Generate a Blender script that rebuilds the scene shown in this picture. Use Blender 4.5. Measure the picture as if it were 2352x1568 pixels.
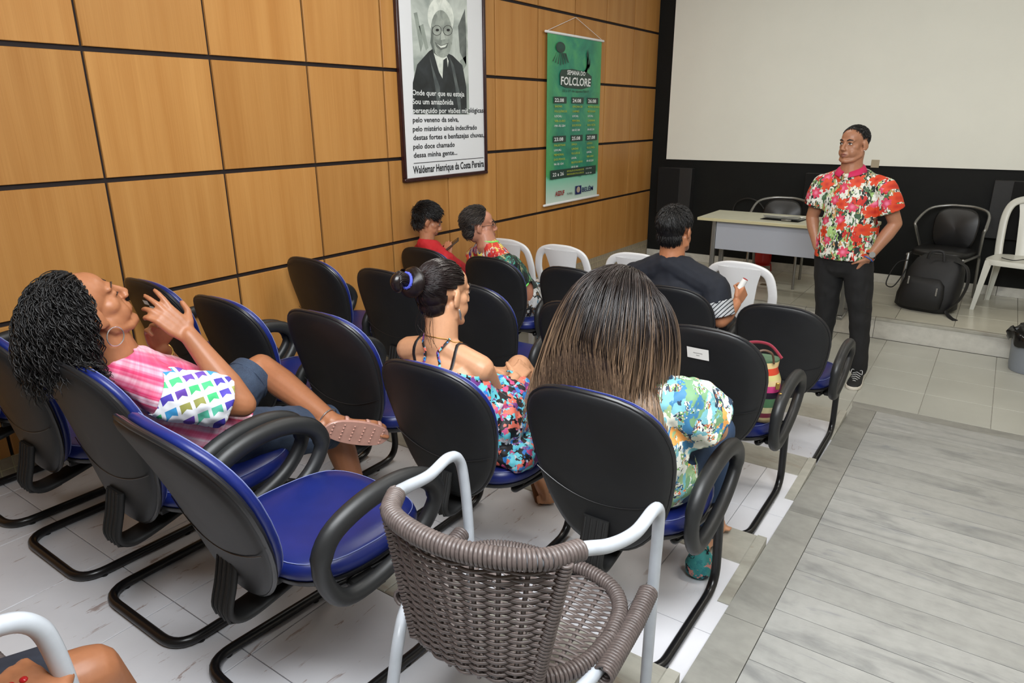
import bpy, bmesh, math, random
from mathutils import Vector, Matrix, noise
from math import sin, cos, pi, radians, sqrt, atan2
random.seed(7)
for o in list(bpy.data.objects): bpy.data.objects.remove(o)
SC = bpy.context.scene
COL = SC.collection
# ------------------------------------------------------------------ camera
F_PX, YAW, PITCH, ROLL = 1583.25, 0.6104, 0.3162, -0.0053
CAM = Vector((3.3328, -1.9506, 1.76))
_f = Vector((-sin(YAW)*cos(PITCH), cos(YAW)*cos(PITCH), -sin(PITCH)))
_r = Vector((cos(YAW), sin(YAW), 0)); _u = _r.cross(_f)
CR = cos(ROLL)*_r + sin(ROLL)*_u; CU = -sin(ROLL)*_r + cos(ROLL)*_u; CF = _f
cd = bpy.data.cameras.new('camera'); cam = bpy.data.objects.new('camera', cd); COL.objects.link(cam)
cd.sensor_width = 36.0; cd.lens = F_PX/2352*36.0; cd.clip_start = 0.05
cam.matrix_world = Matrix(((CR.x, CU.x, -CF.x, CAM.x), (CR.y, CU.y, -CF.y, CAM.y), (CR.z, CU.z, -CF.z, CAM.z), (0, 0, 0, 1)))
SC.camera = cam
def px(u, v, x=None, y=None, z=None):
    """pixel of the 2352x1568 photograph -> point on a known world plane"""
    d = CR*((u-1176)/F_PX) - CU*((v-784)/F_PX) + CF
    if x is not None: t = (x-CAM.x)/d.x
    elif y is not None: t = (y-CAM.y)/d.y
    else: t = (z-CAM.z)/d.z
    return CAM + d*t
# ------------------------------------------------------------------ world, lights, exposure
w = bpy.data.worlds.new('world'); SC.world = w; w.use_nodes = True
w.node_tree.nodes['Background'].inputs[0].default_value = (.9, .93, 1, 1)
w.node_tree.nodes['Background'].inputs[1].default_value = 0.35
def area(name, loc, target, sx, sy, power, color=(1, .97, .92)):
    l = bpy.data.lights.new(name, 'AREA'); l.shape = 'RECTANGLE'; l.size = sx; l.size_y = sy; l.energy = power; l.color = color
    o = bpy.data.objects.new(name, l); COL.objects.link(o); o.location = loc
    o.rotation_euler = (Vector(target)-Vector(loc)).to_track_quat('-Z', 'Y').to_euler(); return o
CEIL = 3.35
area('flash_bounce_light', (3.0, -1.2, CEIL-.25), (1.6, 2.6, .8), 2.0, 2.0, 214, (.94, .975, 1))
SC.view_settings.view_transform = 'Standard'; SC.view_settings.look = 'None'
SC.view_settings.exposure = 0.0; SC.view_settings.gamma = 1.0; SC.view_settings.use_curve_mapping = False

# ------------------------------------------------------------------ naming helpers
def props(o, label=None, cat=None, group=None, kind=None):
    if label: o['label'] = label
    if cat: o['category'] = cat
    if group: o['group'] = group
    if kind: o['kind'] = kind
    return o
def thing(name, label, cat, loc=(0, 0, 0), rz=0, group=None):
    o = bpy.data.objects.new(name, None); COL.objects.link(o); o.empty_display_size = .1
    o.location = loc; o.rotation_euler = (0, 0, rz); return props(o, label, cat, group)
def struct(name, loc=(0, 0, 0), label=None):
    o = bpy.data.objects.new(name, None); COL.objects.link(o); o.location = loc
    return props(o, label, None, None, 'structure')
def copy_tree(o, parent=None):
    c = o.copy(); COL.objects.link(c); c.parent = parent
    for ch in list(o.children): copy_tree(ch, c)
    return c
# ------------------------------------------------------------------ mesh builder
class MB:
    def __init__(s): s.v = []; s.f = []; s.m = []; s.att = []
    def add(s, vs, fs, m=0, att=None):
        b = len(s.v); s.v += [tuple(v) for v in vs]; s.f += [tuple(b+i for i in f) for f in fs]; s.m += [m]*len(fs)
        if att is not None: s.att += list(att)
        return s
    def box(s, lo, hi, m=0):
        x0, y0, z0 = lo; x1, y1, z1 = hi
        return s.add([(x0, y0, z0), (x1, y0, z0), (x1, y1, z0), (x0, y1, z0), (x0, y0, z1), (x1, y0, z1), (x1, y1, z1), (x0, y1, z1)],
                     [(3, 2, 1, 0), (4, 5, 6, 7), (0, 1, 5, 4), (1, 2, 6, 5), (2, 3, 7, 6), (3, 0, 4, 7)], m)
    def tube(s, pts, rad, n=10, closed=False, ref=None, caps=True, m=0, att=None, power=2.0):
        pts = [Vector(p) for p in pts]; k = len(pts)
        if not isinstance(rad, (list,)): rad = [rad]*k
        rad = [(r, r) if not isinstance(r, (tuple,)) else r for r in rad]
        rings = []; prev = Vector(ref) if ref is not None else None
        for i in range(k):
            if closed: t = pts[(i+1) % k]-pts[i-1]
            else: t = pts[min(i+1, k-1)]-pts[max(i-1, 0)]
            if t.length < 1e-9: t = Vector((0, 0, 1))
            t.normalize()
            if prev is None: prev = Vector((0, 0, 1)) if abs(t.z) < .9 else Vector((1, 0, 0))
            a = prev-t*prev.dot(t)
            if a.length < 1e-6: a = t.orthogonal()
            a.normalize(); b = t.cross(a)
            if ref is None: prev = a
            rings.append((pts[i], a, b, rad[i], t))
        vs = []; fs = []
        def ring(c, a, b, r, sc=1.0):
            st = len(vs)
            for j in range(n):
                q = 2*pi*j/n; cx, sx = cos(q), sin(q)
                if power != 2.0:
                    cx = math.copysign(abs(cx)**(2/power), cx); sx = math.copysign(abs(sx)**(2/power), sx)
                vs.append(c+a*(r[0]*sc*cx)+b*(r[1]*sc*sx))
            return st
        idx = []
        if not closed and caps == 'round':
            c, a, b, r, t = rings[0]; rm = min(r)
            for off, sc in ((-.86, .5), (-.5, .86)): idx.append(ring(c+t*off*rm, a, b, r, sc))
        for c, a, b, r, t in rings: idx.append(ring(c, a, b, r))
        if not closed and caps == 'round':
            c, a, b, r, t = rings[-1]; rm = min(r)
            for off, sc in ((.5, .86), (.86, .5)): idx.append(ring(c+t*off*rm, a, b, r, sc))
        L = len(idx)
        for i in range(L if closed else L-1):
            p, q = idx[i], idx[(i+1) % L]
            for j in range(n): fs.append((p+j, p+(j+1) % n, q+(j+1) % n, q+j))
        if not closed and caps:
            fs.append(tuple(idx[0]+j for j in reversed(range(n)))); fs.append(tuple(idx[-1]+j for j in range(n)))
        A = None
        if att is not None:
            A = []
            for i in range(L): A += [att[min(i, len(att)-1)]]*n
        return s.add(vs, fs, m, A)
    def ellipsoid(s, c, r, R=None, n=16, k=10, m=0):
        c = Vector(c); vs = []; fs = []
        R = R or Matrix.Identity(3)
        for i in range(1, k):
            t = pi*i/k
            for j in range(n):
                q = 2*pi*j/n; vs.append(c+R @ Vector((r[0]*sin(t)*cos(q), r[1]*sin(t)*sin(q), r[2]*cos(t))))
        top = len(vs); vs.append(c+R @ Vector((0, 0, r[2]))); vs.append(c-R @ Vector((0, 0, r[2])))
        for i in range(k-2):
            for j in range(n): fs.append((i*n+j, (i+1)*n+j, (i+1)*n+(j+1) % n, i*n+(j+1) % n))
        for j in range(n):
            fs.append((top, j, (j+1) % n)); fs.append((top+1, (k-2)*n+(j+1) % n, (k-2)*n+j))
        return s.add(vs, fs, m)
    def lathe(s, prof, c=(0, 0, 0), n=24, m=0):
        vs = []; fs = []
        for r, z in prof:
            for j in range(n): vs.append((c[0]+r*cos(2*pi*j/n), c[1]+r*sin(2*pi*j/n), c[2]+z))
        for i in range(len(prof)-1):
            for j in range(n): fs.append((i*n+j, i*n+(j+1) % n, (i+1)*n+(j+1) % n, (i+1)*n+j))
        fs.append(tuple(reversed(range(n)))); fs.append(tuple((len(prof)-1)*n+j for j in range(n)))
        return s.add(vs, fs, m)
    def prism(s, outline, h0, h1, fn=None, m=0):
        """outline of 2D points, extruded between h0 and h1; fn maps (a,b,h)->xyz"""
        fn = fn or (lambda a, b, h: (a, b, h)); n = len(outline)
        vs = [fn(a, b, h0) for a, b in outline]+[fn(a, b, h1) for a, b in outline]
        fs = [tuple(reversed(range(n))), tuple(range(n, 2*n))]+[(i, (i+1) % n, n+(i+1) % n, n+i) for i in range(n)]
        return s.add(vs, fs, m)
    def grid(s, fn, nu, nv, m=0):
        vs = [fn(i/nu, j/nv) for j in range(nv+1) for i in range(nu+1)]
        fs = [(j*(nu+1)+i, j*(nu+1)+i+1, (j+1)*(nu+1)+i+1, (j+1)*(nu+1)+i) for j in range(nv) for i in range(nu)]
        return s.add(vs, fs, m)
    def shell(s, rings, m=0, cap=True):
        """list of equal-length rings -> closed skin"""
        n = len(rings[0]); vs = [p for r in rings for p in r]; fs = []
        for i in range(len(rings)-1):
            for j in range(n): fs.append((i*n+j, i*n+(j+1) % n, (i+1)*n+(j+1) % n, (i+1)*n+j))
        if cap: fs.append(tuple(reversed(range(n)))); fs.append(tuple((len(rings)-1)*n+j for j in range(n)))
        return s.add(vs, fs, m)
    def mesh(s, name):
        me = bpy.data.meshes.new(name); me.from_pydata(s.v, [], s.f); me.validate(); return me
    def build(s, name, mats, parent=None, smooth=True, angle=38, bevel=0, seg=1):
        me = s.mesh(name)
        mats = mats if isinstance(mats, (list, tuple)) else [mats]
        for mt in mats: me.materials.append(mt)
        if len(mats) > 1 and len(me.polygons) == len(s.m): me.polygons.foreach_set('material_index', s.m)
        if s.att and len(s.att) == len(me.vertices):
            at = me.attributes.new('strand', 'FLOAT_VECTOR', 'POINT'); flat = []
            for a in s.att: flat += list(a)
            at.data.foreach_set('vector', flat)
        if bevel:
            bm = bmesh.new(); bm.from_mesh(me); bmesh.ops.recalc_face_normals(bm, faces=bm.faces)
            es = [e for e in bm.edges if len(e.link_faces) == 2 and e.calc_face_angle(0) > radians(30)]
            bmesh.ops.bevel(bm, geom=es, offset=bevel, segments=seg, profile=.5, affect='EDGES', clamp_overlap=True); bm.to_mesh(me); bm.free()
        if smooth:
            me.shade_smooth()
            if angle < 180: me.set_sharp_from_angle(angle=radians(angle))
        me.update()
        return link(name, me, parent)
def link(name, me, parent=None):
    o = bpy.data.objects.new(name, me); COL.objects.link(o)
    if parent is not None: o.parent = parent
    return o
def smooth_path(pts, r=.05, k=5, closed=False):
    """polyline with rounded corners"""
    pts = [Vector(p) for p in pts]; out = []; n = len(pts)
    for i, p in enumerate(pts):
        if not closed and i in (0, n-1): out.append(p); continue
        a = pts[i-1]-p; b = pts[(i+1) % n]-p; rr = min(r if not isinstance(r, list) else r[i], a.length*.49, b.length*.49)
        A = p+a.normalized()*rr; B = p+b.normalized()*rr
        for q in range(k+1):
            t = q/k; out.append(A*(1-t)**2+p*2*t*(1-t)+B*t*t)
    return out
def spline(pts, k=6, closed=False):
    pts = [Vector(p) for p in pts]; n = len(pts); out = []
    for i in range(n if closed else n-1):
        g = lambda j: pts[j % n] if closed else pts[max(0, min(n-1, j))]
        p0, p1, p2, p3 = g(i-1), g(i), g(i+1), g(i+2)
        for q in range(k):
            t = q/k
            out.append(.5*((2*p1)+(p2-p0)*t+(2*p0-5*p1+4*p2-p3)*t*t+(3*p1-p0-3*p2+p3)*t**3))
    if not closed: out.append(pts[-1])
    return out
def superell(a, b, p=2.6, n=32, fn=None):
    out = []
    for j in range(n):
        q = 2*pi*j/n; c, s_ = cos(q), sin(q)
        out.append((a*math.copysign(abs(c)**(2/p), c), b*math.copysign(abs(s_)**(2/p), s_)))
    return out
# ------------------------------------------------------------------ materials
class NT:
    def __init__(s, name):
        s.mat = bpy.data.materials.new(name); s.mat.use_nodes = True; s.t = s.mat.node_tree; s.n = s.t.nodes; s.b = s.n['Principled BSDF']
    def node(s, typ, ins=None, **kw):
        nd = s.n.new(typ)
        for k, v in kw.items(): setattr(nd, k, v)
        for k, v in (ins or {}).items(): s.put(nd.inputs[k], v)
        return nd
    def put(s, sock, v):
        if hasattr(v, 'is_output'): s.t.links.new(v, sock)
        elif isinstance(v, (tuple, list)) and len(v) == 3 and sock.type == 'RGBA': sock.default_value = (*v, 1)
        else: sock.default_value = v
    def set(s, **kw):
        for k, v in kw.items(): s.put(s.b.inputs[k.replace('_', ' ')], v)
        return s
    def coord(s, out='Object', scale=(1, 1, 1), loc=(0, 0, 0), rot=(0, 0, 0)):
        c = s.node('ShaderNodeTexCoord').outputs[out]
        return s.node('ShaderNodeMapping', {'Vector': c, 'Scale': scale, 'Location': loc, 'Rotation': rot}).outputs[0]
    def noise(s, vec, scale, detail=4, rough=.55, dist=0):
        return s.node('ShaderNodeTexNoise', {'Vector': vec, 'Scale': scale, 'Detail': detail, 'Roughness': rough, 'Distortion': dist})
    def ramp(s, fac, stops, interp='LINEAR'):
        nd = s.node('ShaderNodeValToRGB', {'Fac': fac}); cr = nd.color_ramp; cr.interpolation = interp
        while len(cr.elements) < len(stops): cr.elements.new(.5)
        for e, (p, c) in zip(cr.elements, stops): e.position = p; e.color = (*c, 1)
        return nd.outputs[0]
    def mix(s, fac, a, b, mode='MIX'):
        nd = s.node('ShaderNodeMix', data_type='RGBA', blend_type=mode)
        s.put(nd.inputs[0], fac); s.put(nd.inputs[6], a); s.put(nd.inputs[7], b); return nd.outputs[2]
    def math(s, op, a, b=0.0, c=0.0):
        nd = s.node('ShaderNodeMath', operation=op); s.put(nd.inputs[0], a); s.put(nd.inputs[1], b); s.put(nd.inputs[2], c); return nd.outputs[0]
    def vmath(s, op, a, b=None):
        nd = s.node('ShaderNodeVectorMath', operation=op); s.put(nd.inputs[0], a)
        if b is not None: s.put(nd.inputs[1], b)
        return nd.outputs[0]
    def sep(s, v):
        return s.node('ShaderNodeSeparateXYZ', {0: v}).outputs
    def bump(s, h, strength=.2, dist=.002):
        s.put(s.b.inputs['Normal'], s.node('ShaderNodeBump', {'Height': h, 'Strength': strength, 'Distance': dist}).outputs[0]); return s
def srgb(r, g, b):
    f = lambda c: (c/255/12.92) if c/255 <= .04045 else ((c/255+.055)/1.055)**2.4
    return (f(r), f(g), f(b))
def plain(name, col, rough=.5, metal=0, spec=.5, nz=0, nscale=30, bump=0, bscale=200, coord='Object', **kw):
    t = NT(name)
    if nz:
        v = t.coord(coord); n = t.noise(v, nscale, 4).outputs[0]
        lo = tuple(max(0, c*(1-nz)) for c in col); hi = tuple(min(1, c*(1+nz)) for c in col)
        t.set(Base_Color=t.ramp(n, [(.3, lo), (.7, hi)]))
    else: t.set(Base_Color=col)
    t.set(Roughness=rough, Metallic=metal)
    t.b.inputs['Specular IOR Level'].default_value = spec
    if bump: t.bump(t.noise(t.coord(coord), bscale, 3).outputs[0], bump)
    for k, v in kw.items(): t.put(t.b.inputs[k.replace('_', ' ')], v)
    return t.mat
M = {}
def wood():
    t = NT('veneer'); v = t.coord('Object', (1, 1, 1))
    rnd = t.node('ShaderNodeObjectInfo').outputs['Random']
    off = t.node('ShaderNodeCombineXYZ', {0: t.math('MULTIPLY', rnd, 37), 1: t.math('MULTIPLY', rnd, 91), 2: 0.0}).outputs[0]
    v = t.vmath('ADD', v, off)
    a = t.node('ShaderNodeMapping', {'Vector': v, 'Scale': (1, 150, 1.2)}).outputs[0]
    b = t.node('ShaderNodeMapping', {'Vector': v, 'Scale': (1, 6, .35)}).outputs[0]
    n1 = t.noise(a, 2.0, 5, .6).outputs[0]; n2 = t.noise(b, 1.6, 3).outputs[0]
    c1 = t.ramp(n1, [(.25, srgb(168, 116, 58)), (.75, srgb(194, 141, 78))])
    c2 = t.ramp(n2, [(.3, srgb(164, 108, 48)), (.7, srgb(198, 148, 86))])
    c = t.mix(.5, c1, c2)
    c = t.mix(1.0, c, t.ramp(rnd, [(0, (.90, .89, .87)), (1, (1.04, 1.04, 1.04))]), 'MULTIPLY')
    t.set(Base_Color=c, Roughness=.42); t.b.inputs['Specular IOR Level'].default_value = .32
    t.bump(n1, .03); return t.mat
def tilemat(name, c0, c1, rust=.0, rough=.28):
    t = NT(name); v = t.coord('Object')
    rnd = t.node('ShaderNodeObjectInfo').outputs['Random']
    g = t.node('ShaderNodeNewGeometry').outputs['Position']
    n = t.noise(g, 2.2, 5).outputs[0]
    c = t.ramp(n, [(.3, c0), (.7, c1)])
    c = t.mix(1.0, c, t.ramp(rnd, [(0, (.95, .95, .95)), (1, (1.03, 1.03, 1.03))]), 'MULTIPLY')
    if rust:
        m1 = t.node('ShaderNodeMapping', {'Vector': g, 'Scale': (26, 5, 5)}).outputs[0]
        s1 = t.noise(m1, 1.3, 6, .7, .6).outputs[0]; reg = t.noise(g, 1.7, 2).outputs[0]
        k = t.math('MULTIPLY', t.math('SMOOTH_MIN', 1.0, t.math('MULTIPLY', t.math('MAXIMUM', t.math('SUBTRACT', s1, .61), 0), 14), .1), t.math('MULTIPLY', t.math('MAXIMUM', t.math('SUBTRACT', reg, .43), 0), 7))
        k = t.math('MINIMUM', k, rust)
        c = t.mix(k, c, srgb(128, 84, 58))
    t.set(Base_Color=c, Roughness=rough); t.b.inputs['Specular IOR Level'].default_value = .45
    return t.mat
def marble(name, base, dark, vein, sc=1.0):
    t = NT(name); g = t.node('ShaderNodeNewGeometry').outputs['Position']
    rnd = t.node('ShaderNodeObjectInfo').outputs['Random']
    g = t.vmath('ADD', g, t.node('ShaderNodeCombineXYZ', {0: t.math('MULTIPLY', rnd, 5.0), 1: t.math('MULTIPLY', rnd, 3.0), 2: 0.0}).outputs[0])
    a = t.node('ShaderNodeMapping', {'Vector': g, 'Scale': (1.4*sc, 5*sc, 3), 'Rotation': (0, 0, .15)}).outputs[0]
    n1 = t.noise(a, 1.5, 7, .62, .8).outputs[0]
    c = t.ramp(n1, [(.30, dark), (.48, base), (.72, tuple(min(1, q*1.12) for q in base))])
    n2 = t.noise(a, .9, 8, .65, 1.8).outputs[0]
    k = t.ramp(n2, [(.60, (0, 0, 0)), (.68, (1, 1, 1)), (.76, (0, 0, 0))])
    c = t.mix(t.math('MULTIPLY', t.sep(k)[0], .65), c, vein)
    n3 = t.noise(g, 22, 4).outputs[0]
    c = t.mix(1.0, c, t.ramp(n3, [(.3, (.9, .9, .9)), (.7, (1.05, 1.05, 1.05))]), 'MULTIPLY')
    c = t.mix(1.0, c, t.ramp(rnd, [(0, (.93, .93, .92)), (1, (1.05, 1.05, 1.05))]), 'MULTIPLY')
    t.set(Base_Color=c, Roughness=.38); return t.mat
def mk():
    M['wood'] = wood()
    M['joint'] = plain('joint_black', srgb(40, 34, 34), .7, spec=.2)
    M['tile'] = tilemat('white_tile', srgb(212, 212, 217), srgb(228, 228, 232), .6)
    M['tile_front'] = tilemat('cream_tile', srgb(172, 172, 163), srgb(184, 184, 175), 0)
    M['tile_stage'] = tilemat('stage_tile', srgb(190, 187, 172), srgb(204, 201, 186), 0, .22)
    M['grout'] = plain('grout', srgb(150, 146, 138), .9, nz=.2, nscale=25)
    M['marble'] = marble('grey_marble', srgb(160, 160, 157), srgb(130, 131, 130), srgb(112, 117, 126))
    M['marble_b'] = marble('border_marble', srgb(148, 147, 141), srgb(126, 125, 120), srgb(120, 120, 118), .6)
    M['marble_n'] = marble('nosing_marble', srgb(172, 170, 160), srgb(150, 146, 136), srgb(150, 132, 114), .8)
    M['marble_w'] = marble('white_marble', srgb(200, 198, 190), srgb(176, 173, 166), srgb(140, 138, 138), .7)
    M['mosaic'] = plain('mosaic_tile', srgb(152, 140, 120), .35, nz=.18, nscale=9)
    M['black_wall'] = plain('black_paint', srgb(20, 21, 20), .6, spec=.2, nz=.12, nscale=6)
    M['black_dark'] = plain('black_cloth', srgb(12, 12, 13), .9)
    M['speaker'] = plain('speaker_vinyl', srgb(34, 34, 35), .6, nz=.15, nscale=40)
    M['screen'] = plain('screen_white', srgb(238, 239, 230), .7, nz=.02, nscale=2)
    M['plaster'] = plain('plaster', srgb(214, 210, 200), .9)
    M['blackshell'] = plain('black_plastic', srgb(22, 23, 25), .48, nz=.18, nscale=12, bump=.10, bscale=900)
    M['blackrim'] = plain('black_rim', srgb(30, 30, 32), .30)
    M['armfoam'] = plain('black_foam', srgb(34, 35, 36), .42, bump=.12, bscale=700)
    M['steelblk'] = plain('black_tube', srgb(20, 20, 22), .28)
    M['blue'] = plain('blue_vinyl', srgb(22, 35, 102), .34, nz=.10, nscale=14, bump=.06, bscale=1500)
    M['stitch'] = plain('stitch', srgb(120, 130, 180), .7)
    M['whiteplastic'] = plain('white_plastic', srgb(228, 229, 231), .32)
    M['creamplastic'] = plain('cream_plastic', srgb(212, 212, 203), .32)
    M['greytube'] = plain('grey_enamel', srgb(190, 196, 204), .30, nz=.05, nscale=25)
    M['chrome'] = plain('satin_steel', srgb(150, 150, 148), .32, metal=.85)
    M['blackvinyl'] = plain('black_vinyl', srgb(24, 24, 25), .38)
    M['rattan'] = plain('rattan', srgb(98, 88, 85), .36, nz=.2, nscale=60)
    M['desk'] = plain('desk_top', srgb(186, 186, 166), .4, nz=.05, nscale=14)
    M['deskedge'] = plain('desk_edge', srgb(196, 188, 150), .4)
    M['deskgrey'] = plain('desk_grey', srgb(168, 172, 182), .55, bump=.05)
    M['paper'] = plain('paper', srgb(236, 236, 232), .8)
    M['printdark'] = plain('print_dark', srgb(45, 45, 45), .8)
    M['red'] = plain('red_enamel', srgb(176, 26, 22), .35)
    M['rubber'] = plain('rubber', srgb(22, 22, 22), .6)
    M['ink'] = plain('ink_black', srgb(22, 22, 24), .7)
    M['inkw'] = plain('ink_white', srgb(226, 230, 230), .7)
    M['frame'] = plain('frame_mahogany', srgb(50, 22, 22), .30, nz=.25, nscale=30)
    M['gold'] = plain('gold', srgb(190, 150, 80), .3, metal=.9)
    M['silver'] = plain('silver', srgb(200, 200, 200), .25, metal=.9)
mk()
# ================================================================== room shell
YF = 5.617; XR = 5.6; YB = -3.6
W_, Y0_, R_, ZC = .599, -.9831, .5524, .9386
ZPAN = .365
RAMP = lambda y: max(0.0, .079*(2.675-y))
XE = lambda y: 2.80+.0115*(2.32-y)          # right edge of the seating tiers
XB = lambda y: 2.935+.0085*(2.43-y)         # right edge of the ramp border
TIERS = [(2.32, .06), (1.424, .13), (.492, .20), (-.43, .28), (-1.56, .36)]
ZST = .175; YST = 4.204
def piece(name, mesh, parent, loc, rot=(0, 0, 0), scale=None):
    o = link(name, mesh, parent); o.location = loc; o.rotation_euler = rot
    if scale: o.scale = scale
    return o
_cache = {}
def slab(name, dx, dy, dz, mat, bev=.0015):
    k = (round(dx, 4), round(dy, 4), round(dz, 4), mat.name, bev)
    if k not in _cache:
        mb = MB().box((-dx/2, -dy/2, -dz), (dx/2, dy/2, 0)); me = mb.mesh(name); me.materials.append(mat)
        if bev:
            bm = bmesh.new(); bm.from_mesh(me); bmesh.ops.bevel(bm, geom=[e for e in bm.edges if all(v.co.z > -1e-5 for v in e.verts)], offset=bev, segments=1, affect='EDGES'); bm.to_mesh(me); bm.free()
        _cache[k] = me
    return _cache[k]
def panelmesh(dy, dz):
    k = ('panel', round(dy, 4), round(dz, 4))
    if k not in _cache:
        mb = MB().box((-.016, -dy/2, -dz/2), (0, dy/2, dz/2)); me = mb.mesh('panel'); me.materials.append(M['wood'])
        bm = bmesh.new(); bm.from_mesh(me); bmesh.ops.bevel(bm, geom=[e for e in bm.edges if all(v.co.x > -1e-5 for v in e.verts)], offset=.002, segments=1, affect='EDGES'); bm.to_mesh(me); bm.free()
        _cache[k] = me
    return _cache[k]
# ---- left wall with veneer panels
wl = struct('wall_left')
MB().box((-.2, YB-.1, -.05), (-.014, YF, CEIL)).build('wall_core', M['joint'], wl, smooth=False)
zs = [ZPAN, ZC, ZC+R_, ZC+2*R_, ZC+3*R_, ZC+4*R_, CEIL+.01]
for i in range(-5, 11):
    ya, yb = Y0_+i*W_, Y0_+(i+1)*W_
    if i == 10: yb = YF
    ya = max(ya, YB)
    if yb-ya < .1: continue
    for k in range(len(zs)-1):
        za, zb = zs[k]+(.011 if k else 0), zs[k+1]-.011
        if zb-za < .05: continue
        piece('panel', panelmesh(yb-ya-.014, zb-za), wl, (0, (ya+yb)/2, (za+zb)/2))
# mosaic skirting under the panels: single tiles where they show, the rest joined
def floor_z(y):
    if y > YST: return ZST
    for f, z in TIERS[::-1]:
        if y <= f: return z
    return 0.0
MS = .052
mos = MB().box((-.010, -MS/2+.0025, -MS/2+.0025), (0, MS/2-.0025, MS/2-.0025)).mesh('mosaic_tile'); mos.materials.append(M['mosaic'])
rest = MB(); n = int((YF-YB)/MS)
MB().box((-.0135, YB, -.02), (-.003, YF, ZPAN)).build('skirting_mortar', M['deskedge'], wl, smooth=False)
for i in range(n):
    y = YF-MS*(i+.5)
    fz = max(.0, min(TIERS[-1][1], max([0]+[z for f, z in TIERS if y <= f])) if y < YST else ZST)
    z = ZPAN-MS/2
    while z+MS/2 > fz+.002:
        if y > 3.85 or -1.3 < y < -.62: piece('mosaic_tile', mos, wl, (.0, y, z))
        else: rest.box((-.010, y-MS/2+.0025, z-MS/2+.0025), (0, y+MS/2-.0025, z+MS/2-.0025))
        z -= MS
props(rest.build('mosaic_tiles', M['mosaic'], wl, smooth=False), kind='stuff')
# ---- front wall, screen, other walls, ceiling
wf = struct('wall_front')
MB().box((-.2, YF, -.05), (XR+.2, YF+.2, CEIL)).build('wall_core', M['black_wall'], wf, smooth=False)
wr = struct('wall_right'); MB().box((XR, YB, -.05), (XR+.2, YF+.2, CEIL)).build('wall_core', M['plaster'], wr, smooth=False)
wb = struct('wall_back'); MB().box((-.2, YB-.2, -.05), (XR+.2, YB, CEIL)).build('wall_core', M['plaster'], wb, smooth=False)
ce = struct('ceiling'); MB().box((-.2, YB-.2, CEIL), (XR+.2, YF+.2, CEIL+.15)).build('ceiling_slab', M['plaster'], ce, smooth=False)
bbf = struct('baseboard_front')
x = 0.004
k = 0
while x < XR-.01:
    x2 = min(x+1.15, XR-.004); piece('baseboard_slab', slab('baseboard_slab', x2-x-.004, .018, .085, M['marble_w']), bbf, ((x+x2)/2, YF-.0095, ZST+.085)); x = x2
# ---- floors
def tilefield(parent, xs, ys, z, mat, name='floor_tile', gap=.003, th=.012, clip=None):
    for i in range(len(xs)-1):
        for j in range(len(ys)-1):
            a, b, c, d = xs[i], xs[i+1], ys[j], ys[j+1]
            if b-a < .02 or d-c < .02: continue
            piece(name, slab(name, b-a-gap, d-c-gap, th, mat), parent, ((a+b)/2, (c+d)/2, z))
def cuts(a, b, start, step):
    out = [a]; k = math.ceil((a-start)/step+1e-6)
    while start+k*step < b-1e-4:
        if start+k*step-a > .02: out.append(start+k*step)
        k += 1
    out.append(b); return out
fl = struct('floor')
MB().box((-.2, YB, -.12), (XR+.2, YF, -.004)).build('screed', M['grout'], fl, smooth=False)
tx, ty = .3736, .3915
tilefield(fl, cuts(0.002, XR-.002, 2.775, tx), cuts(2.675, YST, 2.675, ty), 0, M['tile_front'])
tilefield(fl, cuts(0.002, 2.80, 2.775, tx), cuts(2.325, 2.675, 2.675, ty), 0, M['tile_front'])
st = struct('stage_platform')
MB().box((0, YST+.02, -.003), (XR, YF, ZST-.010)).build('stage_core', M['grout'], st, smooth=False)
tilefield(st, cuts(0.002, XR-.002, 2.80, .41), cuts(YST+.055, YF-.02, YST+.055, .41), ZST, M['tile_stage'])
x = 0.004
for x2 in (1.05, 2.12, 2.665, 3.72, 4.8, XR-.004):
    piece('edge_strip', slab('edge_strip', x2-x-.003, .055, .022, M['marble_n'], .003), st, ((x+x2)/2, YST+.0265, ZST+.001))
    piece('riser_slab', slab('riser_slab', x2-x-.004, .022, ZST-.024, M['marble_w']), st, ((x+x2)/2, YST+.016, ZST-.022)); x = x2
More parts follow.
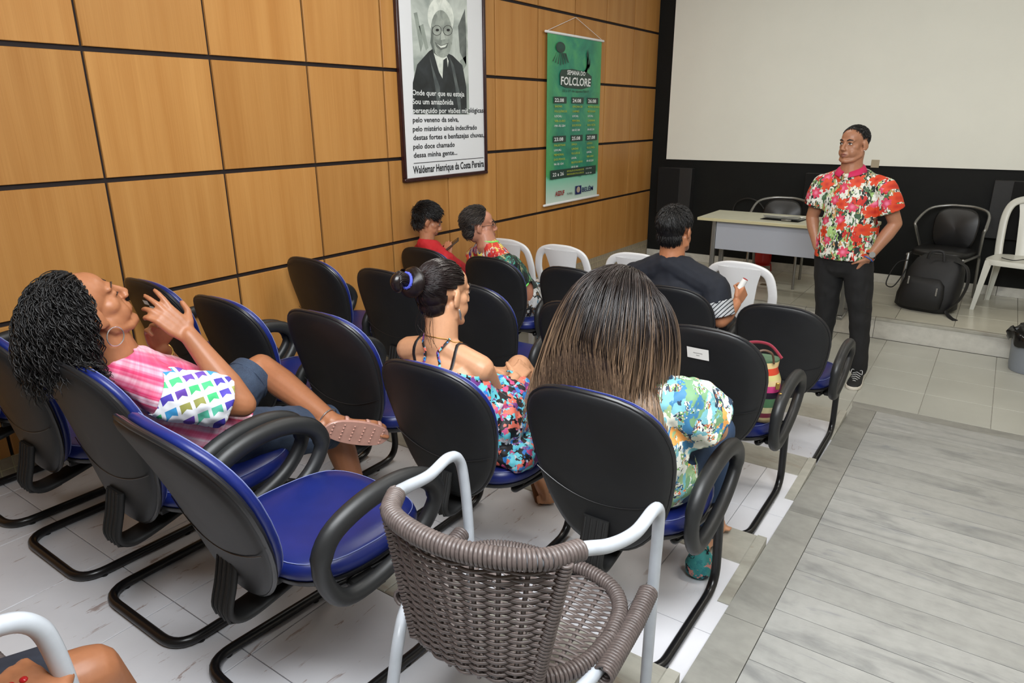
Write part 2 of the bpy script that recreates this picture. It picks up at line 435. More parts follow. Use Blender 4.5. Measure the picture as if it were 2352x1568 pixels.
# ---- seating tiers
def wedge(name, pts, z0, zf, mat, parent, bev=.0015):
    n = len(pts); mb = MB(); vs = [(a, b, z0(a, b) if callable(z0) else z0) for a, b in pts]+[(a, b, zf(a, b)) for a, b in pts]
    mb.add(vs, [tuple(reversed(range(n))), tuple(range(n, 2*n))]+[(i, (i+1) % n, n+(i+1) % n, n+i) for i in range(n)])
    return mb.build(name, mat, parent, smooth=False)
for k, (fy, z) in enumerate(TIERS):
    t = struct('seating_tier')
    by = TIERS[k+1][0] if k+1 < len(TIERS) else YB
    wedge('tier_core', [(0, by), (XE(by)-.004, by), (XE(fy)-.004, fy-.004), (0, fy-.004)], -.003, lambda a, b: z-.0125, M['grout'], t)
    NZ = .215
    xs = [0.003, .95, 1.90, 2.44, XE(fy)-.036]
    for a, b in zip(xs[:-1], xs[1:]):
        piece('nosing_slab', slab('nosing_slab', b-a-.002, NZ, .028, M['marble_n'], .003), t, ((a+b)/2, fy-NZ/2+.004, z+.001))
    wedge('side_strip', [(XE(fy)-.035, fy-.46), (XE(fy-.46), fy-.46), (XE(fy), fy+.004), (XE(fy)-.035, fy+.004)], lambda a, b: z-.05, lambda a, b: z+.004, M['marble_n'], t)
    ys = cuts(by+.001, fy-NZ+.002, fy-NZ-.41 if k != 3 else -1.06, .42)
    xoff = [.05, .2, .12, .16, .1][k]
    xcut = cuts(.003, XE(by)-.002, xoff, .405)
    for j in range(len(ys)-1):
        for i in range(len(xcut)-1):
            a, b, c, d = xcut[i], xcut[i+1], ys[j], ys[j+1]
            if b-a < .03: continue
            if i == len(xcut)-2:
                wedge('floor_tile', [(a+.0015, c+.0015), (XE(c)-.001, c+.0015), (XE(d)-.001, d-.0015), (a+.0015, d-.0015)], z-.012, lambda p, q: z, M['tile'], t)
            else: piece('floor_tile', slab('floor_tile', b-a-.003, d-c-.003, .012, M['tile']), t, ((a+b)/2, (c+d)/2, z))
# ---- ramp of marble planks with a border of wider slabs
rp = struct('ramp')
wedge('ramp_core', [(XE(YB)+.001, YB), (XR, YB), (XR, 2.67), (XE(2.67)+.001, 2.67)], -.02, lambda a, b: RAMP(b)-.014+(.006 if b > 2.6 else 0), M['grout'], rp)
RZ = lambda a, b: RAMP(b)
RZ0 = lambda a, b: RAMP(b)-.016
y = 2.675; PW = .1455; G = .0014
wedge('front_strip', [(XE(2.6)+.004, y-.12), (XR-.004, y-.12), (XR-.004, y), (XE(2.6)-.02, y)], RZ0, RZ, M['marble_b'], rp)
y -= .12
random.seed(11)
while y > YB+.05:
    y2 = max(y-PW*random.uniform(.93, 1.07), YB)
    xs = [XB(y)]+([] if True else [])+[4.35+random.uniform(-.3, .3), XR-.004]
    for i in range(len(xs)-1):
        a, b = xs[i]+G, xs[i+1]-G; aa = a if i else XB(y2)+G
        wedge('plank', [(aa, y2+G), (b, y2+G), (b, y-G), (a, y-G)], RZ0, RZ, M['marble'], rp)
    y = y2
y = 2.552
for L in (.78, .92, .88, .95, .9, .9, .9):
    y2 = max(y-L, YB)
    wedge('border_slab', [(XE(y2)+G, y2+G), (XB(y2)-G, y2+G), (XB(y)-G, y-G), (XE(y)+G, y-G)], RZ0, RZ, M['marble_b'], rp); y = y2
    if y <= YB+.01: break
# ---- screen and speaker boxes on the front wall
sc = thing('projection_screen', 'large off-white projection screen mounted on the black front wall', 'screen', (0, YF-.001, 0))
MB().box((.182, -.022, 1.29), (XR-.06, 0, CEIL-.02)).build('screen_surface', M['screen'], sc, smooth=False)
pt = props(MB().box((2.262, YF-.027, 1.272), (2.332, YF-.0235, 1.345)).build('paper_patch', plain('patch_beige', srgb(178, 166, 144), .8), None, bevel=.001), 'small beige patch stuck on the lower edge of the projection screen', 'patch')
def speaker(x0, x1, strip, label):
    s = thing('wall_speaker', label, 'speaker', ((x0+x1)/2, YF, .70), 0, 'speaker boxes under the screen')
    w2 = (x1-x0)/2; d = -.10
    MB().box((-w2, d, 0), (w2, -.001, .505)).build('cabinet', M['speaker'], s, bevel=.004)
    a, b = (-w2+.005, w2-.14) if strip > 0 else (-w2+.14, w2-.005)
    MB().box((a, d-.006, .006), (b, d+.001, .499)).build('grille', M['black_dark'], s, bevel=.002)
speaker(.127, .52, 1, 'black wall speaker box beside the veneer wall')
speaker(1.70, 2.10, 1, 'black wall speaker box behind the man in the floral shirt')
speaker(3.27, 3.75, -1, 'black wall speaker box behind the single white chair on the stage')
# ---- ceiling lamps (above the frame)
for i, (lx, ly) in enumerate(((1.5, 1.0), (4.0, 1.2), (1.5, 3.6), (4.0, 3.6))):
    c = thing('ceiling_lamp', 'white twin-tube fluorescent ceiling lamp above the '+('blue chairs', 'ramp', 'plastic chairs', 'cream tiles')[i], 'lamp', (lx, ly, CEIL), 0, 'ceiling lamps')
    MB().box((-.62, -.11, -.06), (.62, .11, -.001)).build('housing', M['whiteplastic'], c, bevel=.01)
    for s in (-1, 1):
        tb = MB().tube([(-.58, s*.05, -.075), (.58, s*.05, -.075)], .013, 10)
        em = NT('tube_glow'); em.set(Base_Color=(1, 1, 1), Emission_Color=(1, .96, .9)); em.b.inputs['Emission Strength'].default_value = 4
        tb.build('fluorescent_tube', em.mat, c)
    area('ceiling_lamp_light', (lx, ly, CEIL-.10), (lx, ly, 0), 1.15, .2, 20 if ly < 2 else 12, (1, .96, .88))
# ================================================================== furniture builders
def layered(outline, layers, fn, mb=None):
    """outline scaled by s at height h, list of (s,h); fn maps (a,b,h)->xyz"""
    mb = mb or MB(); rings = []
    for s, h in layers: rings.append([fn(a*s, b*s, h) for a, b in outline])
    return mb.shell(rings)
def back_outline(a, b, p=2.7, n=44, nar=.30):
    out = []
    for x, y in superell(a, b, p, n):
        q = (b-y)/(2*b); out.append((x*(1-nar*q**1.7), y))
    return out
TILT = radians(12)
def back_fn(cz=.618, cy=-.285, tilt=TILT):
    def fn(a, b, h):
        h2 = h+.42*a*a+(-.30*(b+.05)**2)        # wraps forward at the sides, lumbar bulge
        y = h2*cos(tilt)-b*sin(tilt); z = b*cos(tilt)+h2*sin(tilt)
        return (a, cy+y, cz+z)
    return fn
def make_blue_chair():
    t = thing('office_chair', 'x', 'chair', group='blue vinyl chairs in the seating rows')
    fn = back_fn(); ol = back_outline(.238, .272)
    sh = layered(ol, [(.02, -.004), (.35, -.003), (.7, .0), (.9, .003), (.97, .008), (1, .016), (1, .026), (.97, .032), (.6, .034), (.02, .034)], fn).build('back_shell', M['blackshell'], t, angle=60)
    MB().tube([fn(a, b, .020) for a, b in ol], .0065, 8, closed=True).build('rim', M['blackrim'], sh)
    ln = [fn(-.205+.41*i/16, -.055-.05*(1-((i-8)/8)**2), -.0035+.004*abs((i-8)/8)**2) for i in range(17)]
    MB().tube(ln, .0014, 5).build('crease', M['blackrim'], sh)
    cu = layered(ol, [(.02, .034), (.93, .034), (.955, .040), (.955, .050), (.92, .059), (.84, .064), (.6, .068), (.3, .069), (.02, .069)], fn).build('back_cushion', M['blue'], t, angle=60)
    MB().tube([fn(a*.925, b*.925, .0585) for a, b in ol], .0013, 5, closed=True).build('stitching', M['stitch'], cu)
    so = superell(.224, .225, 3.0, 44)
    def sf(a, b, h): return (a*(1-.05*max(0, b/.225)), .03+b, .38+h-.05*max(0, (b-.12)/.11)**2*.5)
    layered(so, [(.02, 0), (.8, .0), (.95, .004), (.985, .012), (.985, .022), (.02, .022)], sf).build('seat_shell', M['blackrim'], t, angle=60)
    sc = layered(so, [(.02, .022), (.97, .022), (1, .034), (1, .050), (.975, .064), (.92, .073), (.7, .077), (.35, .073), (.02, .071)], sf).build('seat_cushion', M['blue'], t, angle=60)
    MB().tube([sf(a*.955, b*.955, .0695) for a, b in so], .0013, 5, closed=True).build('stitching', M['stitch'], sc)
    # sled frame: one bent tube
    X, zf = .215, .0165
    pth = [(-X*.8, -.08, .355), (-X, .20, .355), (-X, .235, zf), (-X, -.27, zf), (X, -.27, zf), (X, .235, zf), (X, .20, .355), (X*.8, -.08, .355)]
    fr = MB().tube(smooth_path(pth, [.0, .06, .10, .085, .085, .10, .06, 0], 7), .0155, 10, caps='round').build('sled_frame', M['steelblk'], t, angle=70)
    for sx in (-1, 1):
        for yy in (-.2, .1): MB().lathe([(.012, 0), (.012, .006)], (sx*X, yy, -.0005), 10).build('floor_glide', M['rubber'], fr)
    MB().box((-.19, -.06, .345), (.19, .0, .372)).box((-.05, -.17, .345), (.05, .1, .372)).build('seat_bracket', M['steelblk'], t, bevel=.004)
    # ribbed J bracket carrying the back
    jp = spline([(0, -.04, .338), (0, -.20, .300), (0, -.262, .298), (0, -.290, .33), (0, -.272, .40), (0, -.258, .46)], 5)
    jb = MB().tube(jp, (.042, .010), 12, ref=(1, 0, 0), power=4).build('back_bracket', M['rubber'], t, angle=60)
    rb = MB()
    for s in (-.03, -.01, .01, .03): rb.tube([p+Vector((s, -.009 if p.z > .31 else 0, -.009 if p.z < .32 else 0)) for p in jp[5:]], .0045, 6)
    rb.build('bracket_rib', M['rubber'], jb)
    for s in (-1, 1):
        lp = spline([(s*.248, -.165, .475), (s*.252, -.135, .560), (s*.254, -.03, .604), (s*.254, .09, .608), (s*.252, .18, .570), (s*.250, .205, .50), (s*.246, .13, .415), (s*.244, -.01, .365), (s*.244, -.115, .375)], 5, True)
        rr = [(.0235, .0285) if p.z > .50 else (.021, .023) for p in lp]
        ar = MB().tube(lp, rr, 12, closed=True, ref=(1, 0, 0)).build('armrest', M['armfoam'], t, angle=180)
        MB().box((min(s*.19, s*.255), -.06, .342), (max(s*.19, s*.255), .02, .366)).build('arm_bracket', M['rubber'], ar, bevel=.006)
    return t
def sticker(chair, a, b, w, h, name='sticker', lines=2):
    fn = back_fn(); mb = MB()
    def g(u, v): return fn(a+w*(u-.5), b+h*(v-.5), -.0065)
    mb.grid(g, 4, 3); st = mb.build(name, M['paper'], chair, smooth=False)
    for k in range(lines):
        m2 = MB(); bb = b+h*(.05-.20*k); ww = w*(.42, .16)[k]; m2.grid(lambda u, v: fn(a+ww*(u-.5), bb+h*.045*(v-.5), -.0072), 3, 1); m2.build('print_line', M['printgrey'], st, smooth=False)
    return st
M['printgrey'] = plain('print_grey', srgb(150, 150, 150), .8)
proto = make_blue_chair()
# (row, column): x, y, turn in degrees, label
ROWZ = dict(B=.06, C=.13, D=.20, E=.28)
CH = {
 'B0': (0.279, 1.715, 0, 'blue vinyl office chair with black shell under the boy in red'),
 'B1': (0.836, 1.71, 0, 'blue vinyl office chair under the man with glasses'),
 'B2': (1.393, 1.72, 0, 'empty blue office chair between the man with glasses and the man in navy'),
 'B3': (2.01, 1.715, 0, 'blue vinyl office chair under the man in the navy top'),
 'B4': (2.57, 1.715, 0, 'empty blue office chair right behind the standing man, by the ramp'),
 'C0': (0.279, 0.79, 0, 'empty blue office chair against the veneer wall, behind the boy in red'),
 'C1': (0.836, 0.8, 0, 'empty blue office chair just ahead of the hair bun woman, wall side'),
 'C2': (1.393, 0.8, 0, 'empty blue office chair directly ahead of the woman with the bun'),
 'C3': (1.951, 0.84, 0, 'empty blue office chair behind the man in navy, next to the stickered chair'),
 'C4': (2.52, 0.8, 0, 'blue office chair with a white sticker on its shell, holding a striped bag'),
 'D0': (0.279, -0.11, 0, 'empty blue office chair with a torn sticker on its shell, against the veneer wall'),
 'D1': (0.836, -0.11, 0, 'empty blue office chair in front of the curly-haired woman, beside the torn sticker chair'),
 'D2': (1.395, -0.07, 0, 'empty blue office chair between the crossed foot and the woman with the bun'),
 'D3': (1.96, -0.14, 0, 'blue vinyl office chair under the woman with the bun'),
 'D4': (2.54, -0.14, 0, 'blue vinyl office chair under the woman with long straight hair'),
 'E0': (0.279, -0.92, 0, 'blue office chair in the corner by the wall, behind the torn sticker chair'),
 'E1': (0.836, -0.92, 0, 'empty blue office chair on the wall side of the curly-haired woman'),
 'E2': (1.393, -0.91, 0, 'blue vinyl office chair under the curly-haired woman'),
 'E3': (1.957, -0.915, -4, 'empty blue office chair with a small sticker low on its shell, beside the wicker chair'),
}
CHAIRS = {}
for i, (k, (cx, cy, rz, lab)) in enumerate(CH.items()):
    o = proto if i == 0 else copy_tree(proto)
    o.location = (cx, cy, ROWZ[k[0]]); o.rotation_euler.z = radians(rz); o['label'] = lab; CHAIRS[k] = o; o.scale = (1, 1, {'D3': .95, 'B4': .95, 'B3': .97, 'C0': 1.02, 'C1': 1.02, 'C2': 1.02, 'D2': 1.02, 'E2': 1.01}.get(k, 1.0))
def recline(k, deg):
    R = Matrix.Rotation(radians(deg), 4, 'X'); p = Vector((0, -.25, .36))
    for c in CHAIRS[k].children:
        if c.name.startswith(('back_shell', 'back_cushion')): c.matrix_local = Matrix.Translation(p) @ R @ Matrix.Translation(-p)
recline('E3', 7)
def drop_arm(k, side):
    for c in list(CHAIRS[k].children):
        if c.name.startswith('armrest') and c.data.vertices[0].co.x*side > 0:
            for g in list(c.children): bpy.data.objects.remove(g)
            bpy.data.objects.remove(c)
for k, s_ in (('D2', 1), ('D3', -1), ('D3', 1), ('D4', -1)): drop_arm(k, s_)
sticker(CHAIRS['C4'], -.02, .165, .085, .05)
sticker(CHAIRS['E3'], -.075, -.13, .06, .032)
sticker(CHAIRS['D0'], .02, .17, .04, .022, 'torn_sticker', 0); sticker(CHAIRS['D0'], .05, .145, .035, .022, 'torn_sticker', 0)

# ------------------------------------------------------------------ white moulded plastic chairs
def make_plastic(mat, high=.86):
    t = thing('plastic_chair', 'x', 'chair', group='white plastic chairs')
    w = .205
    arch = spline([(-w+.01, -.17, .42), (-w-.005, -.20, .55), (-w-.012, -.235, high-.16), (-w+.02, -.258, high-.05), (-.10, -.270, high-.008), (0, -.275, high), (.10, -.270, high-.008), (w-.02, -.258, high-.05), (w+.012, -.235, high-.16), (w+.005, -.20, .55), (w-.01, -.17, .42)], 5)
    MB().tube(arch, [(.012, .030)]*len(arch), 12, ref=(0, 1, .25), power=3).build('back_frame', mat, t, angle=60)
    def sp(u, v):
        hw = .075+.060*v+.03*max(0, v-.75)*4*.5
        z = .43+(high-.012-.43)*v; y = -.172-.103*v**.9-.018*(1-(2*u-1)**2)
        return Vector(((2*u-1)*hw, y, z))
    mb = MB(); N, K = 8, 10; front = [[sp(i/N, j/K)+Vector((0, .004, 0)) for i in range(N+1)] for j in range(K+1)]; rear = [[sp(i/N, j/K)-Vector((0, .004, 0)) for i in range(N+1)] for j in range(K+1)]
    mb.shell([[*front[j], *reversed(rear[j])] for j in range(K+1)]); mb.build('back_splat', mat, t, angle=60)
    so = superell(.215, .205, 4, 40)
    def sf(a, b, h): return (a*(1+.06*b/.2), .01+b, .43+h-.012*(1-min(1, (a/.2)**2+(b/.2)**2)))
    layered(so, [(.02, -.006), (.9, -.006), (.96, -.012), (.965, -.04), (1, -.04), (1, -.004), (.97, .003), (.9, .002), (.5, 0), (.02, 0)], sf).build('seat', mat, t, angle=50)
    for sx in (-1, 1):
        for sy, y0, y1 in ((1, .175, .215), (-1, -.165, -.235)):
            tp = Vector((sx*.185, y0, .42)); bt = Vector((sx*.225, y1, 0)); rg = []
            for s, wd in ((0, .038), (.5, .030), (1, .022)):
                c = tp.lerp(bt, s)
                rg.append([c+Vector((sx*q[0]*wd, sy*q[1]*wd, 0)) for q in ((.5, .5), (-.9, .5), (-.9, .2), (.2, .2), (.2, -.9), (.5, -.9))])
            mb = MB(); mb.shell(rg); mb.build('leg', mat, t, smooth=False)
    return t
pc = make_plastic(M['whiteplastic'], .82)
PL = [(.21, 2.70, 0, 'white plastic chair in front of the man with glasses, nearest the veneer wall'),
      (.71, 2.71, 0, 'white plastic chair beside the one nearest the veneer wall, ahead of the empty blue chair'),
      (1.30, 2.72, 2, 'white plastic chair in front of the man in navy, mostly hidden by his shoulder'),
      (2.02, 2.82, -2, 'white plastic chair seen past the rolled paper, next to the standing man')]
for i, (x, y, rz, lab) in enumerate(PL):
    o = pc if i == 0 else copy_tree(pc); o.location = (x, y, 0); o.rotation_euler.z = radians(rz); o['label'] = lab
ps = make_plastic(M['creamplastic'], .90); ps['label'] = 'off-white plastic chair alone on the stage with an orange tag on its back'
ps.location = (3.56, 5.10, ZST); ps.rotation_euler.z = radians(168)
MB().box((-.005, -.300, .862), (.075, -.286, .885)).build('tag', plain('tag_orange', srgb(206, 146, 40), .5), ps)
# ------------------------------------------------------------------ chromed tube armchairs
def make_tube_chair(label):
    t = thing('tube_armchair', label, 'chair', group='black tube armchairs on the stage')
    for s in (-1, 1):
        MB().tube(smooth_path([(s*.215, .20, .40), (s*.225, .235, .0)], .02), .0125, 8, caps='round').build('leg', M['chrome'], t)
        MB().tube(smooth_path([(s*.225, .20, .395), (s*.235, -.16, .40), (s*.225, -.25, .0)], .05), .0125, 8, caps='round').build('leg', M['chrome'], t)
    hoop = spline([(-.235, -.14, .40), (-.265, -.02, .60), (-.275, -.03, .66), (-.235, -.18, .76), (-.12, -.25, .795), (0, -.262, .80), (.12, -.25, .795), (.235, -.18, .76), (.275, -.03, .66), (.265, -.02, .60), (.235, -.14, .40)], 6)
    MB().tube(hoop, .013, 10, caps='round').build('arm_hoop', M['chrome'], t)
    def bf(a, b, h): return (a, -.225+h+.9*a*a-.12*b, .60+b)
    layered(back_outline(.185, .185, 3.2, 36, .12), [(.02, 0), (.95, 0), (1, .01), (1, .022), (.93, .034), (.02, .036)], bf).build('back_pad', M['blackvinyl'], t, angle=60)
    layered(superell(.225, .22, 3.6, 36), [(.02, 0), (.95, 0), (1, .012), (1, .035), (.93, .052), (.02, .058)], lambda a, b, h: (a, .01+b, .40+h)).build('seat_pad', M['blackvinyl'], t, angle=60)
    return t
tc = make_tube_chair('black padded tube armchair behind the desk'); tc.location = (*px(1790, 560, y=5.15).to_2d(), ZST); tc.location.y = 5.02; tc.rotation_euler.z = radians(186)
t2 = copy_tree(tc); t2['label'] = 'black padded tube armchair behind the backpack'; t2.location = (px(2168, 590, y=5.15).x-.01, 5.20, ZST); t2.rotation_euler.z = radians(166)
# ------------------------------------------------------------------ desk
DZ = ZST+.745
dA = px(1603, 497, z=DZ); dB = px(1650, 483, z=DZ); dC = px(2018, 512, z=DZ)
DX0, DY0, DL, DD = dA.x, dA.y, max(1.15, dC.x-dA.x), .56
dk = thing('desk', 'cream topped desk with a grey front panel on the stage', 'desk', (DX0+DL/2, DY0+DD/2, ZST))
MB().box((-DL/2, -DD/2, .718), (DL/2, DD/2, .742)).build('desk_top', M['desk'], dk, bevel=.003)
MB().box((-DL/2-.003, -DD/2-.003, .716), (DL/2+.003, -DD/2, .740)).box((-DL/2-.003, -DD/2, .716), (-DL/2, DD/2+.003, .740)).box((DL/2, -DD/2, .716), (DL/2+.003, DD/2+.003, .740)).build('edge_band', M['deskedge'], dk, bevel=.001)
MB().box((-DL/2+.15, -DD/2+.06, .47), (DL/2-.15, -DD/2+.078, .716)).build('front_panel', M['deskgrey'], dk, bevel=.002)
for s in (-1, 1):
    l = MB().box((s*(DL/2-.13)-.018, -DD/2+.055, .03), (s*(DL/2-.13)+.018, -DD/2+.095, .716)).build('leg', M['chrome'], dk, bevel=.004)
    MB().box((s*(DL/2-.13)-.018, -DD/2+.30, .03), (s*(DL/2-.13)+.018, -DD/2+.34, .716)).build('leg', M['chrome'], dk, bevel=.004)
    MB().box((s*(DL/2-.13)-.025, -DD/2+.03, 0), (s*(DL/2-.13)+.025, DD/2-.03, .03)).build('foot_bar', M['chrome'], dk, bevel=.006)
cb = px(1800, 503, z=DZ)
pp = thing('clipboard', 'clipboard with loose white sheets lying on the desk', 'clipboard', (cb.x, cb.y, DZ-.003+.0005), radians(-6))
MB().box((-.16, -.11, 0), (.16, .11, .004)).build('board', M['speaker'], pp, bevel=.002)
for k in range(3):
    m = MB(); a = .05*k-.04
    m.grid(lambda u, v: ((u-.5)*.30*cos(a)-(v-.5)*.215*sin(a), (u-.5)*.30*sin(a)+(v-.5)*.215*cos(a)+.006*k, .0055+.0035*k+.030*max(0, .3-v)*(1+k)+.012*max(0, u-.7)*(1+k)), 6, 6)
    m.build('sheet', M['paper'], pp)
MB().box((.02, -.118, .004), (.10, -.095, .016)).build('clip', M['chrome'], pp, bevel=.003)
# ------------------------------------------------------------------ fire extinguisher
ex = px(1756, 602, z=ZST)
fe = thing('fire_extinguisher', 'red fire extinguisher on a floor stand behind the desk', 'extinguisher', (px(1756, 560, y=5.50).x, 5.50, ZST))
MB().lathe([(.02, .07), (.07, .075), (.082, .095), (.084, .12), (.084, .42), (.075, .475), (.045, .52), (.024, .54), (.024, .575)], n=24).build('cylinder', M['red'], fe)
hd = MB().box((-.02, -.03, .57), (.02, .04, .625)).build('valve', M['red'], fe, bevel=.006)
MB().tube(smooth_path([(0, 0, .62), (.05, -.02, .645), (.12, -.03, .675)], .02), (.010, .006), 8).build('lever', M['red'], hd)
MB().tube(spline([(0, -.03, .61), (-.10, -.03, .72), (-.22, -.02, .75), (-.33, -.01, .70), (-.36, -.01, .60), (-.30, -.01, .51), (-.18, -.02, .50), (-.09, -.06, .46)], 6), .009, 8).build('hose', M['rubber'], fe)
MB().tube([(.085*cos(2*pi*i/24), .085*sin(2*pi*i/24), .075) for i in range(24)], .006, 6, closed=True).build('stand_ring', M['red'], fe)
for i in range(3):
    a = 2*pi*i/3+.5; MB().tube([(.085*cos(a), .085*sin(a), .08), (.095*cos(a), .095*sin(a), .0)], .006, 6).build('stand_leg', M['red'], fe)
# ------------------------------------------------------------------ bin, papers
bn = px(2345, 846, z=0)
bi = thing('waste_bin', 'grey waste bin lined with a black plastic bag on the tiles', 'bin', (3.72, 3.98, 0))
MB().lathe([(.10, 0), (.125, .002), (.132, .03), (.146, .27), (.150, .28), (.144, .28), (.128, .03), (.02, .012)], n=32).build('bin_body', plain('bin_grey', srgb(132, 138, 146), .5), bi)
mb = MB(); n = 48; rg = []
random.seed(3)
ph = [random.uniform(0, 6) for _ in range(6)]
for i, (r, z) in enumerate([(.10, .25), (.140, .275), (.162, .30), (.172, .27), (.168, .235), (.160, .205)]):
    rg.append([Vector((r*(1+.05*sin(5*q+ph[0]+i)+.035*sin(11*q+ph[1])+.02*sin(23*q+ph[2]+i*2))*cos(q), r*(1+.05*sin(5*q+ph[0]+i)+.035*sin(11*q+ph[1])+.02*sin(23*q+ph[2]))*sin(q), z+.012*sin(7*q+ph[3]+i)+.018*(i > 2)*sin(3*q+ph[4])))for q in (2*pi*j/n for j in range(n))])
mb.shell(rg, cap=False).build('bin_bag', plain('bag_black', srgb(14, 14, 15), .18), bi, angle=180)
fp = px(1765, 655, z=ZST)
props(MB().box((fp.x-.075, fp.y-.035, ZST+.0005), (fp.x+.075, fp.y+.035, ZST+.004)).build('drain_grate', plain('grate', srgb(92, 78, 60), .6), None, bevel=.001), 'small dark grate in the stage tiles by the desk', 'grate')
# ------------------------------------------------------------------ backpack
def make_backpack():
    c = px(2118, 715, z=ZST); t = thing('backpack', 'black backpack slumped on the stage in front of the tube armchair', 'backpack', (c.x, c.y+.10, ZST), radians(-12))
    mt = plain('nylon_black', srgb(20, 20, 22), .6, bump=.3, bscale=60)
    mb = MB(); rings = []; prof = [(0, .19, .11), (.03, .225, .135), (.12, .225, .14), (.24, .215, .125), (.34, .20, .10), (.42, .17, .07), (.46, .12, .045)]
    for z, a, b in prof:
        lean = -.16*z+.10*z*z; rings.append([Vector((x+.10*z, y-lean*.2+.25*z*z, z)) for x, y in superell(a, b, 3.2, 32)])
    for r in rings:
        for p in r: p += Vector((noise.noise(p*9), noise.noise(p*9+Vector((5, 0, 0))), 0))*.014
    mb.shell(rings).build('bag_body', mt, t, angle=70)
    mb = MB(); rings = []
    for z, a, b in [(.03, .12, .02), (.05, .16, .05), (.14, .165, .055), (.24, .15, .045), (.29, .11, .015)]:
        rings.append([Vector((x+.06*z-.01, y-.125, z)) for x, y in superell(a, b, 3, 28)])
    fp_ = mb.shell(rings).build('front_pocket', mt, t, angle=70)
    for zx, zz in ((-.10, .27), (.12, .20)):
        MB().box((zx-.006, -.188, zz-.035), (zx+.006, -.180, zz+.03)).build('zip_pull', M['silver'], fp_, bevel=.002)
    for a, b in (((-.02, -.06, .44), (.10, -.05, .43)),):
        MB().tube(spline([a, (.0, -.06, .50), (.08, -.05, .505), b], 5), (.012, .005), 8).build('carry_loop', mt, t)
    MB().tube(spline([(.16, .02, .43), (.26, -.02, .40), (.30, -.07, .28), (.27, -.10, .14), (.20, -.10, .04), (.25, -.16, .006), (.30, -.22, .006)], 6), (.022, .006), 10, ref=(.3, 1, 0)).build('shoulder_strap', mt, t, angle=60)
    MB().tube(spline([(-.18, -.02, .40), (-.25, -.02, .37), (-.29, -.05, .28), (-.30, -.08, .18), (-.24, -.10, .17), (-.20, -.08, .24), (-.17, -.06, .33)], 6), .005, 6).build('cable', M['rubber'], t)
    return t
make_backpack()
# ------------------------------------------------------------------ clamp lamp cable on the stage chair
cbl = thing('charger_cable', 'thin black cable trailing over the seat of the lone white chair on the stage', 'cable', (3.55, 5.02, ZST+.436))
MB().tube(spline([(-.12, .02, .0045), (-.04, -.06, .0045), (.04, .03, .0045), (.10, -.04, .006), (.15, -.12, .0045), (.17, -.20, -.02), (.16, -.222, -.12)], 6), .0035, 6).build('cord', M['rubber'], cbl)
